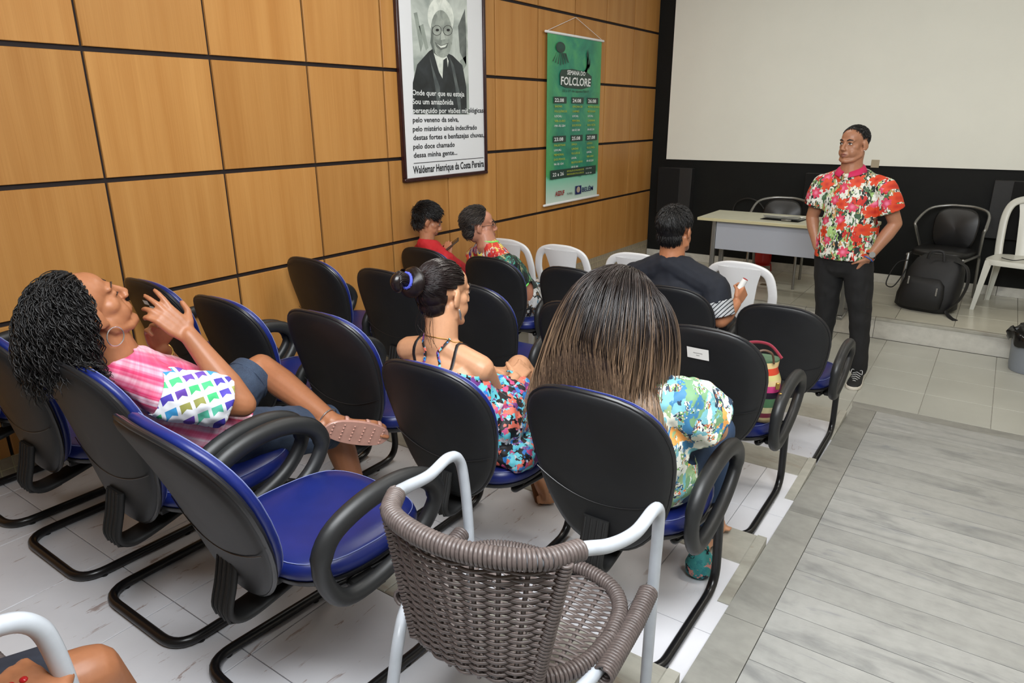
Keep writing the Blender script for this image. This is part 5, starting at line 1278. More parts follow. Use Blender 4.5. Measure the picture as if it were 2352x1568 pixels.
    fuse('dress', mb, .0055, dm.mat, t, 3, hem+[(V(J['C'])+V((0, -.05, .078)), upn, .3)], .003, .009, 22, 2)
    for sx in (-1, 1):
        S = V(J['SR' if sx > 0 else 'SL']); b = N.lerp(S, .38)
        MB().tube(snap(bo, spline([b+V((0, -.12, -.055)), b+V((-sx*.012, -.090, -.005)), N+V((sx*.065, -.02, .01))], 5), .0018), (.0055, .0025), 8, ref=(1, 0, 0)).build('halter_strap', dm.mat, t)
    sl = plain('sandal_brown', srgb(112, 72, 48), .5); a, tt = V(J['AL']), V(J['TL'])
    MB().tube([a.lerp(tt, -.2)+V((0, 0, -.065)), tt+V((0, 0, -.018))], [(.034, .005), (.040, .005)], 10, ref=(1, 0, 0), caps='round').build('sandal', sl, t)
    seal(t)
woman_bun()

# ---------------------------------------------------------------- woman with long straight hair
def woman_long():
    t = person('person', 'woman with long straight brown hair fading to blond tips and a leaf print blouse', (2.54, -.12, .20))
    J = dict(P=(2.56, -.20, .735), C=(2.545, -.255, .90), N=(2.525, -.235, 1.055), H=(2.485, -.185, 1.22), HF=(.05, .95, -.30), SL=(2.365, -.225, .975), SR=(2.70, -.215, .985),
             EL=(2.30, -.06, .80), ER=px(1640, 985, y=-.12), HL=(2.47, -.18, .735), HR=(2.65, -.18, .735), KL=(2.47, .24, .715), KR=(2.66, .24, .715), AL=(2.48, .26, .27), AR=(2.66, .26, .27), WL=(2.44, .08, .82), WR=(2.64, .06, .84),
             TL=(2.48, .44, .225), TR=(2.66, .44, .225), bulk=1.06, arm=1.12, belly=1.1, waist=1.1)
    fuse('body', body_mesh(J), .0055, SK_MID, t, 5)
    Mx = frame(J['HF'], (0, 0, 1), J['H']); s = 1.0; face_bits(t, Mx, s)
    # blouse
    bm_ = NT('leaf_print'); v = bm_.coord('Object', (1, 1, 1), rot=(.6, .3, .5)); vv = bm_.node('ShaderNodeMapping', {'Vector': v, 'Scale': (1, 1, .42)}).outputs[0]
    st = [(0, srgb(222, 222, 206)), (.22, srgb(110, 150, 110)), (.36, srgb(60, 120, 160)), (.48, srgb(150, 178, 130)), (.60, srgb(30, 50, 72)), (.68, srgb(222, 158, 84)), (.76, srgb(220, 222, 212)), (.90, srgb(118, 176, 186))]
    c, vo = cells(bm_, vv, 30, st, dist=.05); c2, _ = cells(bm_, vv, 62, [(0, srgb(30, 46, 70)), (.2, srgb(226, 224, 210)), (.45, srgb(120, 160, 96)), (.62, srgb(214, 110, 60)), (.70, srgb(70, 132, 170)), (.85, srgb(230, 230, 220))], dist=.08)
    n = bm_.noise(v, 26, 3).outputs[0]; bm_.set(Base_Color=bm_.mix(bm_.math('GREATER_THAN', n, .54), c, c2), Roughness=.65)
    g = garment_torso(J, .018, 1.02); hems = [(V(J['N'])+V((0, 0, -.005)), V((0, .0, 1)), .11), (V(J['P'])+V((0, 0, -.055)), V((0, 0, -1)), .4)]
    for sd, fr in (('L', .66), ('R', .66)): hems.append(sleeve(g, J, sd, fr, .030, .018))
    fuse('blouse', g, .0055, bm_.mat, t, 4, hems, .003, .010, 17, 4)
    jm = plain('trouser_dark', srgb(40, 62, 92), .8); mb = MB()
    for sd in 'LR':
        h, k, a = V(J['H'+sd]), V(J['K'+sd]), V(J['A'+sd]); mb.tube([h, h.lerp(k, .5), k, a+V((0, 0, .05))], [.098, .088, .066, .048], 16, caps='round'); mb.ellipsoid(k, (.066+.004, .066+.004, .066+.004))
    mb.tube([V(J['HL']), V(J['HR'])], .105, 16, caps='round'); fuse('trousers', mb, .008, jm, t, 3)
    # hair
    random.seed(9)
    R = Mx.to_3x3(); mask = lambda d: d.y < .45+.25*d.z and not (d.z < -.25 and d.y > -.05) and d.z > -.85
    cap = scalp_cap(Mx, s, mask, 1.07); cx, cy, cz = J['H']
    cols = [skull(Mx, s, 1.085), (V((cx, cy-.02, cz-.08)), (.080, .085, .09), Matrix.Identity(3)), (V(J['C'])+V((-.005, -.01, .02)), (.16, .150, .165), Matrix.Identity(3)), (V((2.535, -.26, .955)), (.16, .10, .065), Matrix.Identity(3))]
    for p, nn, d in scalp_pts(Mx, s, mask, 2700, 1.06):
        r = random.random(); side = d.x; L = random.uniform(.36, .47); n = 20; stp = L/n; q = p.copy(); path = []
        sk = side if side < 0 else side*.12; out = V((sk*1.0, -.75 if abs(side) < .8 else -.25, -.25)); dr = (nn*.55+out*.7).normalized(); drift = V((sk*.20-.02 if side < 0 else -.10*side-.02, -.16, 0))+V((random.gauss(0, .05), random.gauss(0, .04), 0))
        for i in range(n+1):
            path.append(q.copy()); dr = (dr+(V((0, 0, -1))+drift*(1 if i > 5 else .4))*.26).normalized(); q = push(q+dr*stp, cols); q.y = max(q.y, -.358-.25*max(0, q.z-1.0))
        att = [(i/n*L/.45, r, 0) for i in range(n+1)]; cap.tube(path, [.0014]*(n-3)+[.0012, .0010, .0008, .0004], 3, caps=False, att=att)
    cap.build('hair', H_OMB, t, angle=180)
    seal(t)
woman_long()

# ---------------------------------------------------------------- man in navy holding rolled paper
def man_navy():
    t = person('person', 'heavy-set man in a navy top with striped sleeves sitting with his back turned', (2.0, 1.66, .06))
    J = dict(P=(2.0, 1.67, .60), C=(1.95, 1.64, .80), N=(1.92, 1.585, 1.02), H=(1.925, 1.605, 1.17), HF=(.10, .98, -.03), SL=(1.70, 1.625, .885), SR=(2.155, 1.62, .875), EL=(1.75, 1.79, .725), ER=px(1655, 735, y=1.60),
             HL=(1.90, 1.64, .575), HR=(2.09, 1.64, .575), KL=(1.90, 2.05, .56), KR=(2.10, 2.05, .56), AL=(1.90, 2.12, .12), AR=(2.10, 2.12, .12), WL=(1.87, 1.97, .70), TL=(1.90, 2.30, .03), TR=(2.10, 2.30, .03), bulk=1.30, arm=1.2, neck=1.2, waist=1.12, hs=1.10, jaw=1.12)
    J['WR'] = px(1690, 697, y=1.74)
    h = [dict(wrist=J['WR'], d=V((.15, .55, .45)), palm=(-1, .2, .1), thumb=(-.1, -.3, 1), curl=(1.0, 1.05, 1.1, 1.1), spread=.02, s=1.05, tcurl=.9, tout=.4)]
    fuse('body', body_mesh(J, hands=h), .006, SK_NAV, t, 5); Mx = frame(J['HF'], (0, 0, 1), J['H']); face_bits(t, Mx, 1.10)
    mask = lambda d: d.y < .45+.2*d.z and not (d.z < -.10 and d.y > -.30) and d.z > -.90
    random.seed(2); short_hair(t, Mx, 1.10, H_BLACK, mask, 2200, .030, 1.09, (0, .1, -1), .22, .0020)
    nm = plain('navy_knit', srgb(22, 26, 36), .85, nz=.15, nscale=40); g = garment_torso(J, .020); cuts_ = [(V(J['N'])+V((0, 0, .020)), V((0, .30, 1)).normalized(), .12)]; ends = {}
    for sd in 'LR': ends[sd] = sleeve(g, J, sd, .46, .022, .006); cuts_.append(ends[sd])
    fuse('navy_top', g, .007, nm, t, 4, cuts_, .003, .006, 13, 6)
    sm = NT('stripe_knit'); v = sm.coord('Object', rot=(0, .9, .3)); fz = sm.math('FRACT', sm.math('MULTIPLY', sm.sep(v)[2], 62)); sm.set(Base_Color=sm.mix(sm.math('GREATER_THAN', fz, .70), srgb(176, 178, 180), srgb(30, 32, 40)), Roughness=.8)
    for sd in 'LR':
        S, E_ = V(J['S'+sd]), V(J['E'+sd]); d = (E_-S).normalized(); m = MB(); m.tube([S.lerp(E_, .40), S.lerp(E_, .98)], [.083, .078], 18, caps='round')
        fuse('striped_sleeve', m, .005, sm.mat, t, 2, [(S.lerp(E_, .90), d, .12), (S.lerp(E_, .42), -d, .12)], .003, .004, 20, 8)
    m = MB(); pts, rad, ref = torso_rings(J, .017); m.tube([pts[0], pts[1], pts[1].lerp(pts[2], .6)], [rad[0], rad[1], rad[2]], 20, ref=ref, caps='round'); fuse('striped_hem', m, .007, sm.mat, t, 2, (), 0, .006, 14, 1)
    mb = MB()
    for sd in 'LR':
        h_, k, a = V(J['H'+sd]), V(J['K'+sd]), V(J['A'+sd]); mb.tube([h_, h_.lerp(k, .5), k, a+V((0, 0, .03))], [.105, .098, .075, .058], 16, caps='round'); mb.ellipsoid(k, (.075+.004, .075+.004, .075+.004))
    fuse('trousers', mb, .009, plain('trouser_black', srgb(26, 26, 30), .8), t, 3)
    seal(t)
    a = px(1692, 672, y=1.79); b = px(1712, 641, y=1.80); ax = (b-a).normalized(); a = a-ax*.05
    rl = thing('rolled_paper', 'white rolled paper with a red inner edge held by the man in navy', 'paper', a)
    MB().tube([V((0, 0, 0)), b-a], .016, 20, caps=False).build('paper_roll', M['paper'], rl)
    MB().tube([b-a-ax*.004, b-a+ax*.001], .0150, 20).build('roll_end', plain('roll_red', srgb(160, 40, 46), .7), rl)
man_navy()

# ---------------------------------------------------------------- man with glasses in a green patterned shirt
def man_green():
    t = person('person', 'man with glasses and greying hair in a dark green parrot print shirt', (.80, 1.66, .06))
    J = dict(P=(.82, 1.74, .60), C=(.775, 1.62, .79), N=(.705, 1.535, 1.005), H=(.652, 1.53, 1.095), HF=(.72, .69, .02), SL=(.565, 1.60, .875), SR=(.885, 1.52, .865), EL=(.55, 1.68, .68), ER=px(1190, 694, y=1.60), HL=(.71, 1.72, .575), HR=(.89, 1.70, .575),
             KL=(.72, 2.12, .56), KR=(.92, 2.10, .56), AL=(.72, 2.18, .12), AR=(.92, 2.16, .12), WL=(.70, 1.90, .64), TL=(.72, 2.36, .03), TR=(.92, 2.34, .03), bulk=1.05, arm=1.0, hs=1.0, jaw=1.1, neck=1.12)
    J['WR'] = px(1206, 668, y=1.80)
    h = [dict(wrist=J['WR'], d=V((-.15, .9, .1)), palm=(-.7, 0, -.7), thumb=(-.3, .2, .9), curl=(.7, .75, .8, .8), spread=.05, s=1.0, tcurl=.5)]
    bo = fuse('body', body_mesh(J, hands=h), .0055, SK_OLD, t, 5); Mx = frame(J['HF'], (0, 0, 1), J['H']); face_bits(t, Mx, 1.0); P = lambda x, y, z: Mx @ V((x, y, z))
    mask = lambda d: d.y < .40+.30*d.z and not (d.z < -.05 and d.y > -.35) and d.z > -.82
    random.seed(4); short_hair(t, Mx, 1.0, H_GR, mask, 2400, .042, 1.10, (.1, -.8, -.5), .25, .0018)
    gl = MB()
    for q in (-1, 1):
        gl.tube(circle(P(q*.032, .098, .008), Mx.to_3x3() @ V((q*.12, 1, 0)), .021, 24, .014, Mx.to_3x3() @ V((1, 0, 0))), .0013, 6, closed=True); gl.tube([P(q*.053, .094, .012), P(q*.074, .05, .013), P(q*.078, -.01, .008)], .0016, 6)
    gl.tube([P(-.012, .100, .011), P(0, .103, .013), P(.012, .100, .011)], .0013, 6); gl.build('glasses', plain('glasses_metal', srgb(90, 84, 78), .3, metal=.8), t)
    gm = NT('parrot_print'); v = gm.coord('Object'); vv = gm.node('ShaderNodeMapping', {'Vector': v, 'Scale': (1, 1, .5), 'Rotation': (.4, .2, .6)}).outputs[0]
    c, _ = cells(gm, vv, 34, [(0, srgb(20, 30, 28)), (.30, srgb(26, 66, 56)), (.52, srgb(18, 20, 22)), (.66, srgb(60, 140, 120)), (.76, srgb(34, 84, 66)), (.88, srgb(150, 150, 110))], dist=.08)
    c2, _ = cells(gm, gm.node('ShaderNodeMapping', {'Vector': v, 'Scale': (1, 1, .35)}).outputs[0], 62, [(0, srgb(186, 40, 44)), (.3, srgb(206, 196, 96)), (.5, srgb(200, 60, 40)), (.68, srgb(44, 60, 130)), (.80, srgb(196, 190, 180))], dist=.03)
    c3, _ = cells(gm, vv, 30, [(0, srgb(190, 190, 186)), (.3, srgb(24, 22, 22)), (.55, srgb(110, 90, 70)), (.7, srgb(206, 206, 206)), (.85, srgb(80, 130, 150))], dist=.10)
    z = gm.sep(v)[2]; up_ = gm.math('GREATER_THAN', gm.math('ADD', z, gm.math('MULTIPLY', gm.sep(v)[0], -.35)), .640); dn_ = gm.math('LESS_THAN', z, .70)
    gm.set(Base_Color=gm.mix(dn_, gm.mix(up_, c, c2), c3), Roughness=.6)
    g = garment_torso(J, .016); cN = V(J['N'])+V((.0, .0, .015)); cuts_ = [(cN, V((0, .15, 1)).normalized(), .12)]
    ends = [sleeve(g, J, sd, .62, .020, .012) for sd in 'LR']; so = fuse('print_shirt', g, .0055, gm.mat, t, 4, cuts_+ends, .003, .008, 16, 7)
    lime = plain('lime_trim', srgb(120, 220, 100), .6); ring(t, snap(so, circle(cN-V((0, 0, .004)), (0, .15, 1), .080, 40, .076, (1, 0, 0)), .001), .0050, lime, 'collar_trim')
    p, d, _ = ends[1]; ring(t, snap(so, circle(p-d*.004, d, .09), .001), .0050, lime, 'sleeve_trim')
    mb = MB()
    for sd in 'LR':
        h_, k, a = V(J['H'+sd]), V(J['K'+sd]), V(J['A'+sd]); mb.tube([h_, h_.lerp(k, .5), k, a+V((0, 0, .03))], [.100, .09, .07, .052], 16, caps='round'); mb.ellipsoid(k, (.07+.004, .07+.004, .07+.004))
    fuse('trousers', mb, .009, gm.mat, t, 3); seal(t)
man_green()

# ---------------------------------------------------------------- boy in red with a tablet
def boy_red():
    t = person('person', 'boy with short black hair and a red T-shirt bending over a tablet', (.28, 1.68, .06))
    J = dict(P=(.28, 1.66, .60), C=(.235, 1.575, .77), N=(.190, 1.535, .965), H=(.190, 1.56, 1.088), HF=(.60, .66, -.42), SL=(.095, 1.59, .86), SR=(.375, 1.51, .845), EL=(.115, 1.74, .70), ER=(.395, 1.71, .70), HL=(.20, 1.68, .575), HR=(.37, 1.66, .575),
             KL=(.22, 2.08, .56), KR=(.40, 2.06, .56), AL=(.22, 2.14, .12), AR=(.40, 2.12, .12), TL=(.22, 2.30, .03), TR=(.40, 2.28, .03), WL=(.30, 1.90, .80), bulk=.86, arm=.82, hs=.95, neck=.92, leg=.9)
    tb = px(1028, 568, x=.34); J['WR'] = tb+V((.02, -.03, -.095)); J['WL'] = tb+V((-.10, .03, -.10))
    h = [dict(wrist=J['WR'], d=V((.0, .1, 1)), palm=(-.3, .9, 0), thumb=(-.9, -.1, .3), curl=(.3, .3, .3, .35), spread=.1, s=.9), dict(wrist=J['WL'], d=V((.35, .1, .9)), palm=(.9, -.1, -.3), thumb=(-.1, -.9, .3), curl=(.4, .4, .4, .45), spread=.1, s=.9)]
    fuse('body', body_mesh(J, hands=h), .0055, SK_BOY, t, 5); Mx = frame(J['HF'], (0, 0, 1), J['H']); face_bits(t, Mx, .95)
    mask = lambda d: d.y < .55+.25*d.z and not (d.z < -.10 and d.y > -.30) and d.z > -.85
    random.seed(8); short_hair(t, Mx, .95, H_BLACK, mask, 2200, .036, 1.13, (0, .8, -.25), .4, .0020)
    g = garment_torso(J, .024); cN = V(J['N'])+V((0, -.005, .005)); e = [sleeve(g, J, sd, .7, .018, .01) for sd in 'LR']
    rd = plain('red_jersey', srgb(186, 30, 38), .75, nz=.06, nscale=30); fuse('red_shirt', g, .006, rd, t, 4, [(cN, V((0, .2, 1)).normalized(), .11)]+e, .003, .006, 16, 9)
    MB().box((.125, 1.462, .872), (.145, 1.475, .915)).build('neck_tab', M['rubber'], t)
    mb = MB()
    for sd in 'LR':
        h_, k, a = V(J['H'+sd]), V(J['K'+sd]), V(J['A'+sd]); mb.tube([h_, h_.lerp(k, .5), k, a+V((0, 0, .03))], [.09, .08, .062, .048], 16, caps='round'); mb.ellipsoid(k, (.062+.004, .062+.004, .062+.004))
    mb.tube([V(J['P'])-V((0, 0, .04)), V(J['P'])+V((-.01, -.02, .05))], [(.150, .108), (.142, .106)], 18, ref=(1, 0, 0), caps='round')
    fuse('trousers', mb, .009, plain('trouser_blue', srgb(36, 44, 64), .8), t, 3); seal(t)
    tt = thing('tablet', 'dark brown cased tablet held up by the boy in red', 'tablet', tb)
    f = frame((-.45, -.35, .75), (.1, .1, 1), (0, 0, 0)); R = f.to_3x3()
    mb = MB(); mb.box((-.062, -.006, -.095), (.062, .002, .095)); mb.v = [tuple(R @ V(v)) for v in mb.v]; mb.build('case', plain('case_brown', srgb(74, 56, 44), .5), tt, bevel=.003)
    mb = MB(); mb.box((-.054, .002, -.086), (.054, .0035, .086)); mb.v = [tuple(R @ V(v)) for v in mb.v]; mb.build('screen', plain('tablet_screen', srgb(40, 40, 44), .15), tt)
boy_red()
# ---------------------------------------------------------------- standing speaker in a floral polo shirt
def man_standing():
    t = person('person', 'standing man in a floral polo shirt and black trousers with hands in his pockets', (2.58, 3.05, 0))
    J = dict(P=(2.545, 3.06, .90), C=(2.545, 3.05, 1.17), N=(2.515, 3.05, 1.425), H=(2.508, 3.035, 1.574), HF=(-.42, -.90, -.02), SL=(2.725, 3.02, 1.305), SR=(2.355, 3.07, 1.305), EL=(2.815, 3.06, 1.095), ER=(2.305, 3.09, 1.095), WL=(2.700, 2.975, .875), WR=(2.375, 3.03, .905),
             HL=(2.625, 3.05, .86), HR=(2.455, 3.07, .86), KL=(2.695, 3.06, .46), KR=(2.475, 3.10, .46), AL=(2.735, 3.07, .09), AR=(2.47, 3.14, .09), bulk=1.02, arm=1.08, neck=1.12, jaw=1.12, hs=1.0, belly=1.12, waist=1.06, tail=.07)
    hn = [dict(wrist=J['WL'], d=V((-.50, .12, -1)), palm=(-.5, .6, 0), thumb=(-.6, -.7, .1), curl=(.3, .3, .3, .3), spread=.03, s=.95), dict(wrist=J['WR'], d=V((.30, .08, -1)), palm=(.6, .6, 0), thumb=(.6, -.7, .1), curl=(.3, .3, .3, .3), spread=.03, s=.95)]
    fuse('body', body_mesh(J, hands=hn), .0048, SK_MAN, t, 6)
    Mx = frame(J['HF'], (0, 0, 1), J['H']); face_bits(t, Mx, 1.0, True, srgb(22, 17, 15), srgb(128, 72, 66)); P = lambda x, y, z: Mx @ V((x, y, z))
    mask = lambda d: d.y < .30+.55*max(0, d.z) and not (d.z < .02 and d.y > -.12) and d.z > -.62
    random.seed(6); short_hair(t, Mx, 1.0, H_BLACK, mask, 1800, .012, 1.03, (0, .3, -1), .35, .0016, nape=False)
    MB().ellipsoid(P(-.079, .0, -.034), (.0045, .0045, .0045), None, 10, 8).build('ear_stud', M['silver'], t, angle=180)
    # shirt
    m = NT('floral_print'); v = m.coord('Object'); s3 = m.sep(v); pl = m.node('ShaderNodeCombineXYZ', {0: m.math('ADD', s3[0], m.math('MULTIPLY', s3[1], -.6)), 1: 0.0, 2: s3[2]}).outputs[0]
    lf = m.node('ShaderNodeMapping', {'Vector': v, 'Scale': (1, 1, .40), 'Rotation': (.2, .7, .3)}).outputs[0]
    c, _ = cells(m, lf, 52, [(0, srgb(224, 224, 214)), (.20, srgb(34, 52, 44)), (.34, srgb(150, 186, 110)), (.46, srgb(222, 224, 216)), (.68, srgb(70, 104, 72)), (.82, srgb(18, 22, 22)), (.92, srgb(200, 150, 96))], dist=.05)
    c2, _ = cells(m, m.node('ShaderNodeMapping', {'Vector': v, 'Scale': (1, 1, .40), 'Rotation': (.1, -.8, .3)}).outputs[0], 40, [(0, srgb(206, 50, 34)), (.14, srgb(24, 34, 32)), (.30, srgb(190, 40, 34)), (.46, srgb(160, 196, 120)), (.60, srgb(220, 220, 210)), (.86, srgb(60, 90, 66))], dist=.04)
    c = m.mix(m.math('GREATER_THAN', m.noise(v, 15, 2).outputs[0], .54), c, c2)
    def flower(c, scale, R, petals, col, col2, off, thr):
        pv = m.vmath('ADD', pl, off); vo = m.node('ShaderNodeTexVoronoi', {'Vector': pv, 'Scale': scale, 'Randomness': .8}); rel = m.vmath('SUBTRACT', m.vmath('SCALE', pv), vo.outputs['Position']) if False else m.vmath('SUBTRACT', pv, vo.outputs['Position'])
        q = m.sep(rel); ang = m.math('ARCTAN2', q[2], q[0]); pet = m.math('ADD', .60, m.math('MULTIPLY', m.math('ABSOLUTE', m.math('COSINE', m.math('MULTIPLY', ang, petals/2))), .45)); d = m.math('SQRT', m.math('ADD', m.math('MULTIPLY', q[0], q[0]), m.math('MULTIPLY', q[2], q[2])))
        rim = m.math('MULTIPLY', pet, R); mask_ = m.math('MULTIPLY', m.math('LESS_THAN', d, rim), m.math('GREATER_THAN', m.sep(vo.outputs['Color'])[1], thr)); inner = m.math('DIVIDE', d, R)
        return m.mix(mask_, c, m.ramp(inner, [(.1, col2), (.5, col)]))
    c = flower(c, 7.5, .036, 7, srgb(214, 66, 96), srgb(232, 130, 160), (0.31, 0, .17), .35); c = flower(c, 7.0, .040, 6, srgb(214, 70, 34), srgb(188, 44, 26), (.03, 0, .02), .25)
    m.set(Base_Color=c, Roughness=.65)
    g = garment_torso(J, .020, 1.04); hem = (V((2.545, 3.05, .852)), V((0, 0, -1)), .4); cN = V(J['N'])+V((0, -.01, -.005))
    g.tube([V((2.545, 3.05, .86)), V((2.545, 3.05, .98))], [(.185, .135), (.180, .135)], 24, ref=(1, 0, 0), caps='round')
    e = [sleeve(g, J, sd, .60, .022, .014) for sd in 'LR']
    fuse('floral_shirt', g, .0060, m.mat, t, 4, [hem, (cN, V((0, -.35, 1)).normalized(), .11)]+e, .003, .007, 13, 3)
    pk = plain('collar_pink', srgb(196, 30, 84), .7)
    f = V(J['HF']); bodyf = V((-.22, -.97, 0)); rt = V((-.97, .22, 0))
    for sg in (-1, 1):
        mb = MB(); pts_in = []; pts_out = []
        for k in range(9):
            a = pi*.92*k/8; d = (-bodyf*cos(a)+rt*sg*sin(a)); c0 = V(J['N'])+V((0, 0, .018))-bodyf*.0
            pts_in.append(c0+d*.062+V((0, 0, .022-.055*(k/8)**1.5))); pts_out.append(c0+d*(.090+.020*(k/8)**2)+V((0, 0, -.012-.050*(k/8)**1.5)))
        rg = [[a, a+(b-a)*.5+V((0, 0, .010)), b, b-V((0, 0, .004)), a-V((0, 0, .004))] for a, b in zip(pts_in, pts_out)]
        mb.shell(rg).build('collar', pk, t, angle=60)
    ch = MB(); ch.tube(spline([P(-.05, -.03, -.085), V(J['N'])+rt*-.058+bodyf*.03+V((0, 0, .012)), V(J['N'])+bodyf*.085+V((0, 0, -.05)), V(J['N'])+rt*.058+bodyf*.03+V((0, 0, .012)), P(.05, -.03, -.085)], 6), .0018, 6); ch.build('necklace', M['silver'], t)
    # trousers
    tm = plain('trouser_black2', srgb(16, 16, 18), .8, nz=.2, nscale=30); mb = MB()
    for sd in 'LR':
        h, k, a = V(J['H'+sd]), V(J['K'+sd]), V(J['A'+sd]); mb.tube([h, h.lerp(k, .35), k, k.lerp(a, .5), a+V((0, 0, .0))], [.100, .092, .070, .062, .056], 18, caps='round')
    mb.tube([V((2.545, 3.06, .82)), V((2.545, 3.06, .93))], [(.165, .115), (.168, .122)], 22, ref=(1, 0, 0), caps='round')
    fuse('trousers', mb, .007, tm, t, 3, (), 0, .006, 15, 4)
    # canvas shoes
    sh = plain('shoe_black', srgb(24, 24, 25), .7); soleM = plain('shoe_sole', srgb(212, 206, 194), .6); lc = plain('lace_white', srgb(200, 200, 200), .7)
    for sd, td in (('L', V((.02, -1, 0))), ('R', V((-.25, -.95, 0)))):
        a = V(J['A'+sd]); a.z = 0; td = td.normalized(); sdv = V((-td.y, td.x, 0)); rg = []
        for f_, hw, hz in ((-.075, .022, .055), (-.06, .034, .075), (-.01, .038, .085), (.05, .042, .075), (.10, .046, .058), (.15, .045, .046), (.185, .034, .036), (.20, .014, .026)):
            c = a+td*f_; rg.append([c+sdv*hw*cos(q)+V((0, 0, .018+max(0, sin(q))*(hz-.018))) for q in [pi*k/10 for k in range(11)]])
        o = MB().shell(rg).build('shoe', sh, t, angle=70)
        so = [(a+td*f_, hw) for f_, hw in ((-.080, .024), (-.06, .038), (0, .042), (.08, .048), (.15, .049), (.19, .036), (.207, .014))]
        MB().shell([[c+sdv*hw, c+sdv*hw+V((0, 0, .024)), c-sdv*hw+V((0, 0, .024)), c-sdv*hw] for c, hw in so]).build('shoe_sole', soleM, o, bevel=.004)
        for k in range(5):
            c = a+td*(.045+.022*k)+V((0, 0, .080-.008*k)); MB().tube([c+sdv*.026-V((0, 0, .012)), c+td*.008+V((0, 0, .004)), c-sdv*.026-V((0, 0, .012))], .0026, 6).build('shoelace', lc, o)
        for q in (-1, 1): MB().tube(spline([a+td*.045+V((0, 0, .085)), a+td*.055+sdv*q*.03+V((0, 0, .100)), a+td*.075+sdv*q*.035+V((0, 0, .075))], 4), .0022, 6).build('shoelace', lc, o)
    # watch and wrist band on his left wrist
    w, e_ = V(J['WL']), V(J['EL']); d = (w-e_).normalized(); ring(t, circle(w-d*.022, d, .0305), (.004, .011), M['rubber'], 'watch_strap'); fc = w-d*.022+V((.012, -.028, .008))
    MB().tube([fc, fc+V((.30, -.85, .2)).normalized()*.010], .019, 20).build('watch_case', M['chrome'], t)
    ring(t, circle(w+d*.002, d, .0290), (.003, .009), plain('band_blue', srgb(52, 110, 200), .5), 'wrist_band')
    seal(t)
man_standing()

# ---------------------------------------------------------------- seated person cut by the frame: knee and clasped hands
def person_edge():
    t = person('person', 'seated person with a bare knee, dark shorts and clasped hands with red nails', (1.92, -1.80, .36))
    k = px(205, 1540, z=.83)
    J = dict(P=(1.97, -1.94, .86), C=(1.97, -1.99, 1.06), N=(1.97, -1.99, 1.28), H=(1.97, -1.95, 1.42), HF=(.1, 1, -.1), SL=(1.80, -1.99, 1.20), SR=(2.14, -2.00, 1.18), EL=(1.78, -1.92, .95), ER=(2.185, -1.93, .95), HL=(1.89, -1.92, .83), HR=(2.06, -1.92, .83),
             KL=(1.76, -1.70, .82), KR=(k.x, k.y, .822), AL=(1.76, -1.68, .43), AR=(2.05, -1.46, .36), TL=(1.66, -1.60, .385), TR=(2.05, -1.32, .305))
    J['WR'] = px(120, 1640, z=.90); J['WL'] = px(-80, 1600, z=.89)
    h = [dict(wrist=J['WR'], d=px(15, 1545, z=.93)-J['WR'], palm=(-.1, -.2, -1), thumb=(-.3, .9, .1), curl=(.5, .55, .6, .65), spread=.03, s=1.0, tcurl=.5), dict(wrist=J['WL'], d=V((.8, .1, -.1)), palm=(.2, -.2, -1), thumb=(.2, .8, .3), curl=(.6, .65, .7, .7), spread=.03, s=1.0)]
    bo = fuse('body', body_mesh(J, hands=h), .0055, SK_TAN, t, 3); Mx = frame(J['HF'], (0, 0, 1), J['H']); face_bits(t, Mx, 1.0)
    short_hair(t, Mx, 1.0, H_BLACK, lambda d: d.y < .4 and d.z > -.6 and not (d.z < 0 and d.y > -.1), 500, .03, 1.06)
    sh = plain('shorts_navy', srgb(30, 34, 46), .85, nz=.2, nscale=60); mb = MB(); cuts_ = []
    for sd in 'LR':
        a, b = V(J['H'+sd]), V(J['K'+sd]); d = (b-a).normalized(); mb.tube([a, a.lerp(b, .98)], [.10, .074], 16, caps='round'); cuts_.append((a.lerp(b, .86), d, .15))
    mb.tube([V(J['HL']), V(J['HR'])], .11, 16, caps='round'); fuse('shorts', mb, .007, sh, t, 3, cuts_, .003)
    g = garment_torso(J, .016); e = [sleeve(g, J, sd, .7, .02, .01) for sd in 'LR']; fuse('shirt', g, .008, plain('shirt_grey', srgb(120, 124, 130), .8), t, 3, [(V(J['N']), V((0, 0, 1)), .12)]+e, .003)
    nl = plain('nail_red', srgb(170, 24, 32), .2)
    for u, v_ in ((20, 1560), (46, 1548)):
        c = snap(bo, [px(u, v_, z=.945)], .0)[0]; MB().ellipsoid(c, (.007, .006, .004), None, 10, 8).build('nail', nl, t, angle=180)
    seal(t)
person_edge()
wc = make_wicker('pale grey tube armchair under the person with the bare knee', (1.945, -1.885, .36), radians(0)); wc.scale = (1.08, 1.08, 1.08)
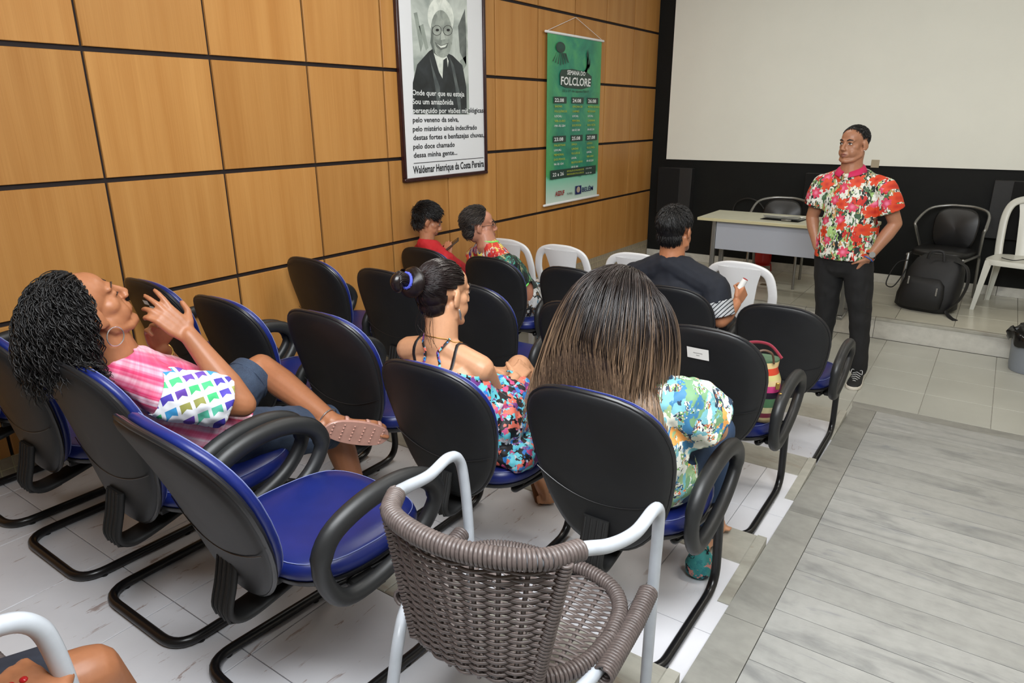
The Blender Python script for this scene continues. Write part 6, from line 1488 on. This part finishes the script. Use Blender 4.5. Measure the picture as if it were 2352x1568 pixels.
# ---------------------------------------------------------------- striped handbag on the stickered chair
def handbag():
    c = px(1755, 960, y=.86); t = thing('handbag', 'striped drawstring bag standing on the seat of the stickered chair', 'bag', (2.655, .735, .588), radians(10))
    m = NT('bag_stripe'); z = m.sep(m.coord('Object'))[2]; f = m.math('DIVIDE', z, .26)
    m.set(Base_Color=m.ramp(f, [(0, srgb(196, 176, 130)), (.10, srgb(120, 40, 60)), (.17, srgb(206, 196, 150)), (.26, srgb(80, 120, 84)), (.40, srgb(36, 26, 40)), (.50, srgb(190, 60, 120)), (.60, srgb(212, 190, 140)), (.68, srgb(206, 196, 130)), (.76, srgb(200, 66, 40)), (.86, srgb(206, 180, 130)), (.95, srgb(70, 100, 74))], 'CONSTANT'), Roughness=.45)
    rg = []
    for z_, a, b in ((0, .080, .055), (.02, .095, .07), (.09, .098, .072), (.17, .085, .062), (.215, .072, .052), (.255, .078, .047)):
        rg.append([V((x+noise.noise(V((x*12, y*12, z_*9)))*.012, y+noise.noise(V((x*12+4, y*12, z_*9)))*.012, z_)) for x, y in superell(a, b, 2.6, 32)])
    MB().shell(rg).build('bag_body', m.mat, t, angle=70)
    lm = plain('bag_leather', srgb(92, 66, 50), .45)
    for q in (-1, 1): MB().tube(spline([(q*.06, -.045, .25), (q*.05, -.075, .30), (q*.01, -.09, .31), (-q*.01, -.095, .26), (q*.02, -.09, .16), (q*.025, -.085, .10)], 5), .0045, 8).build('drawstring', lm, t)
    MB().tube(spline([(-.08, 0, .25), (-.05, .02, .30), (.03, .02, .305), (.085, 0, .26)], 6), (.009, .004), 8).build('strap', plain('strap_red', srgb(150, 50, 66), .5), t)
    for x, z_ in ((.085, .17), (.10, .13)): MB().box((x-.008, -.078, z_-.014), (x+.008, -.070, z_+.014)).build('buckle', M['gold'], t, bevel=.002)
handbag()
sb = thing('cloth_bag', 'teal patterned cloth bag on the tier floor under the long-haired woman\'s chair', 'bag', (2.682, .138, .20)); sb.scale = (.82, .82, .82)
rg = [[V((x, y, z_)) for x, y in superell(a, b, 2.4, 28)] for z_, a, b in ((0, .04, .04), (.02, .055, .06), (.06, .06, .06), (.10, .045, .045), (.12, .02, .025))]
tm = NT('teal_print'); c_, _ = cells(tm, tm.coord('Object'), 40, [(0, srgb(60, 150, 150)), (.55, srgb(50, 134, 140)), (.78, srgb(220, 150, 140)), (.86, srgb(26, 40, 52)), (.93, srgb(70, 160, 156))], dist=.05); tm.set(Base_Color=c_, Roughness=.7)
MB().shell(rg).build('bag_body', tm.mat, sb, angle=180)
MB().tube(spline([(-.03, 0, .10), (-.02, .02, .135), (.02, .02, .135), (.03, 0, .10)], 5), .006, 8).build('handle', tm.mat, sb)
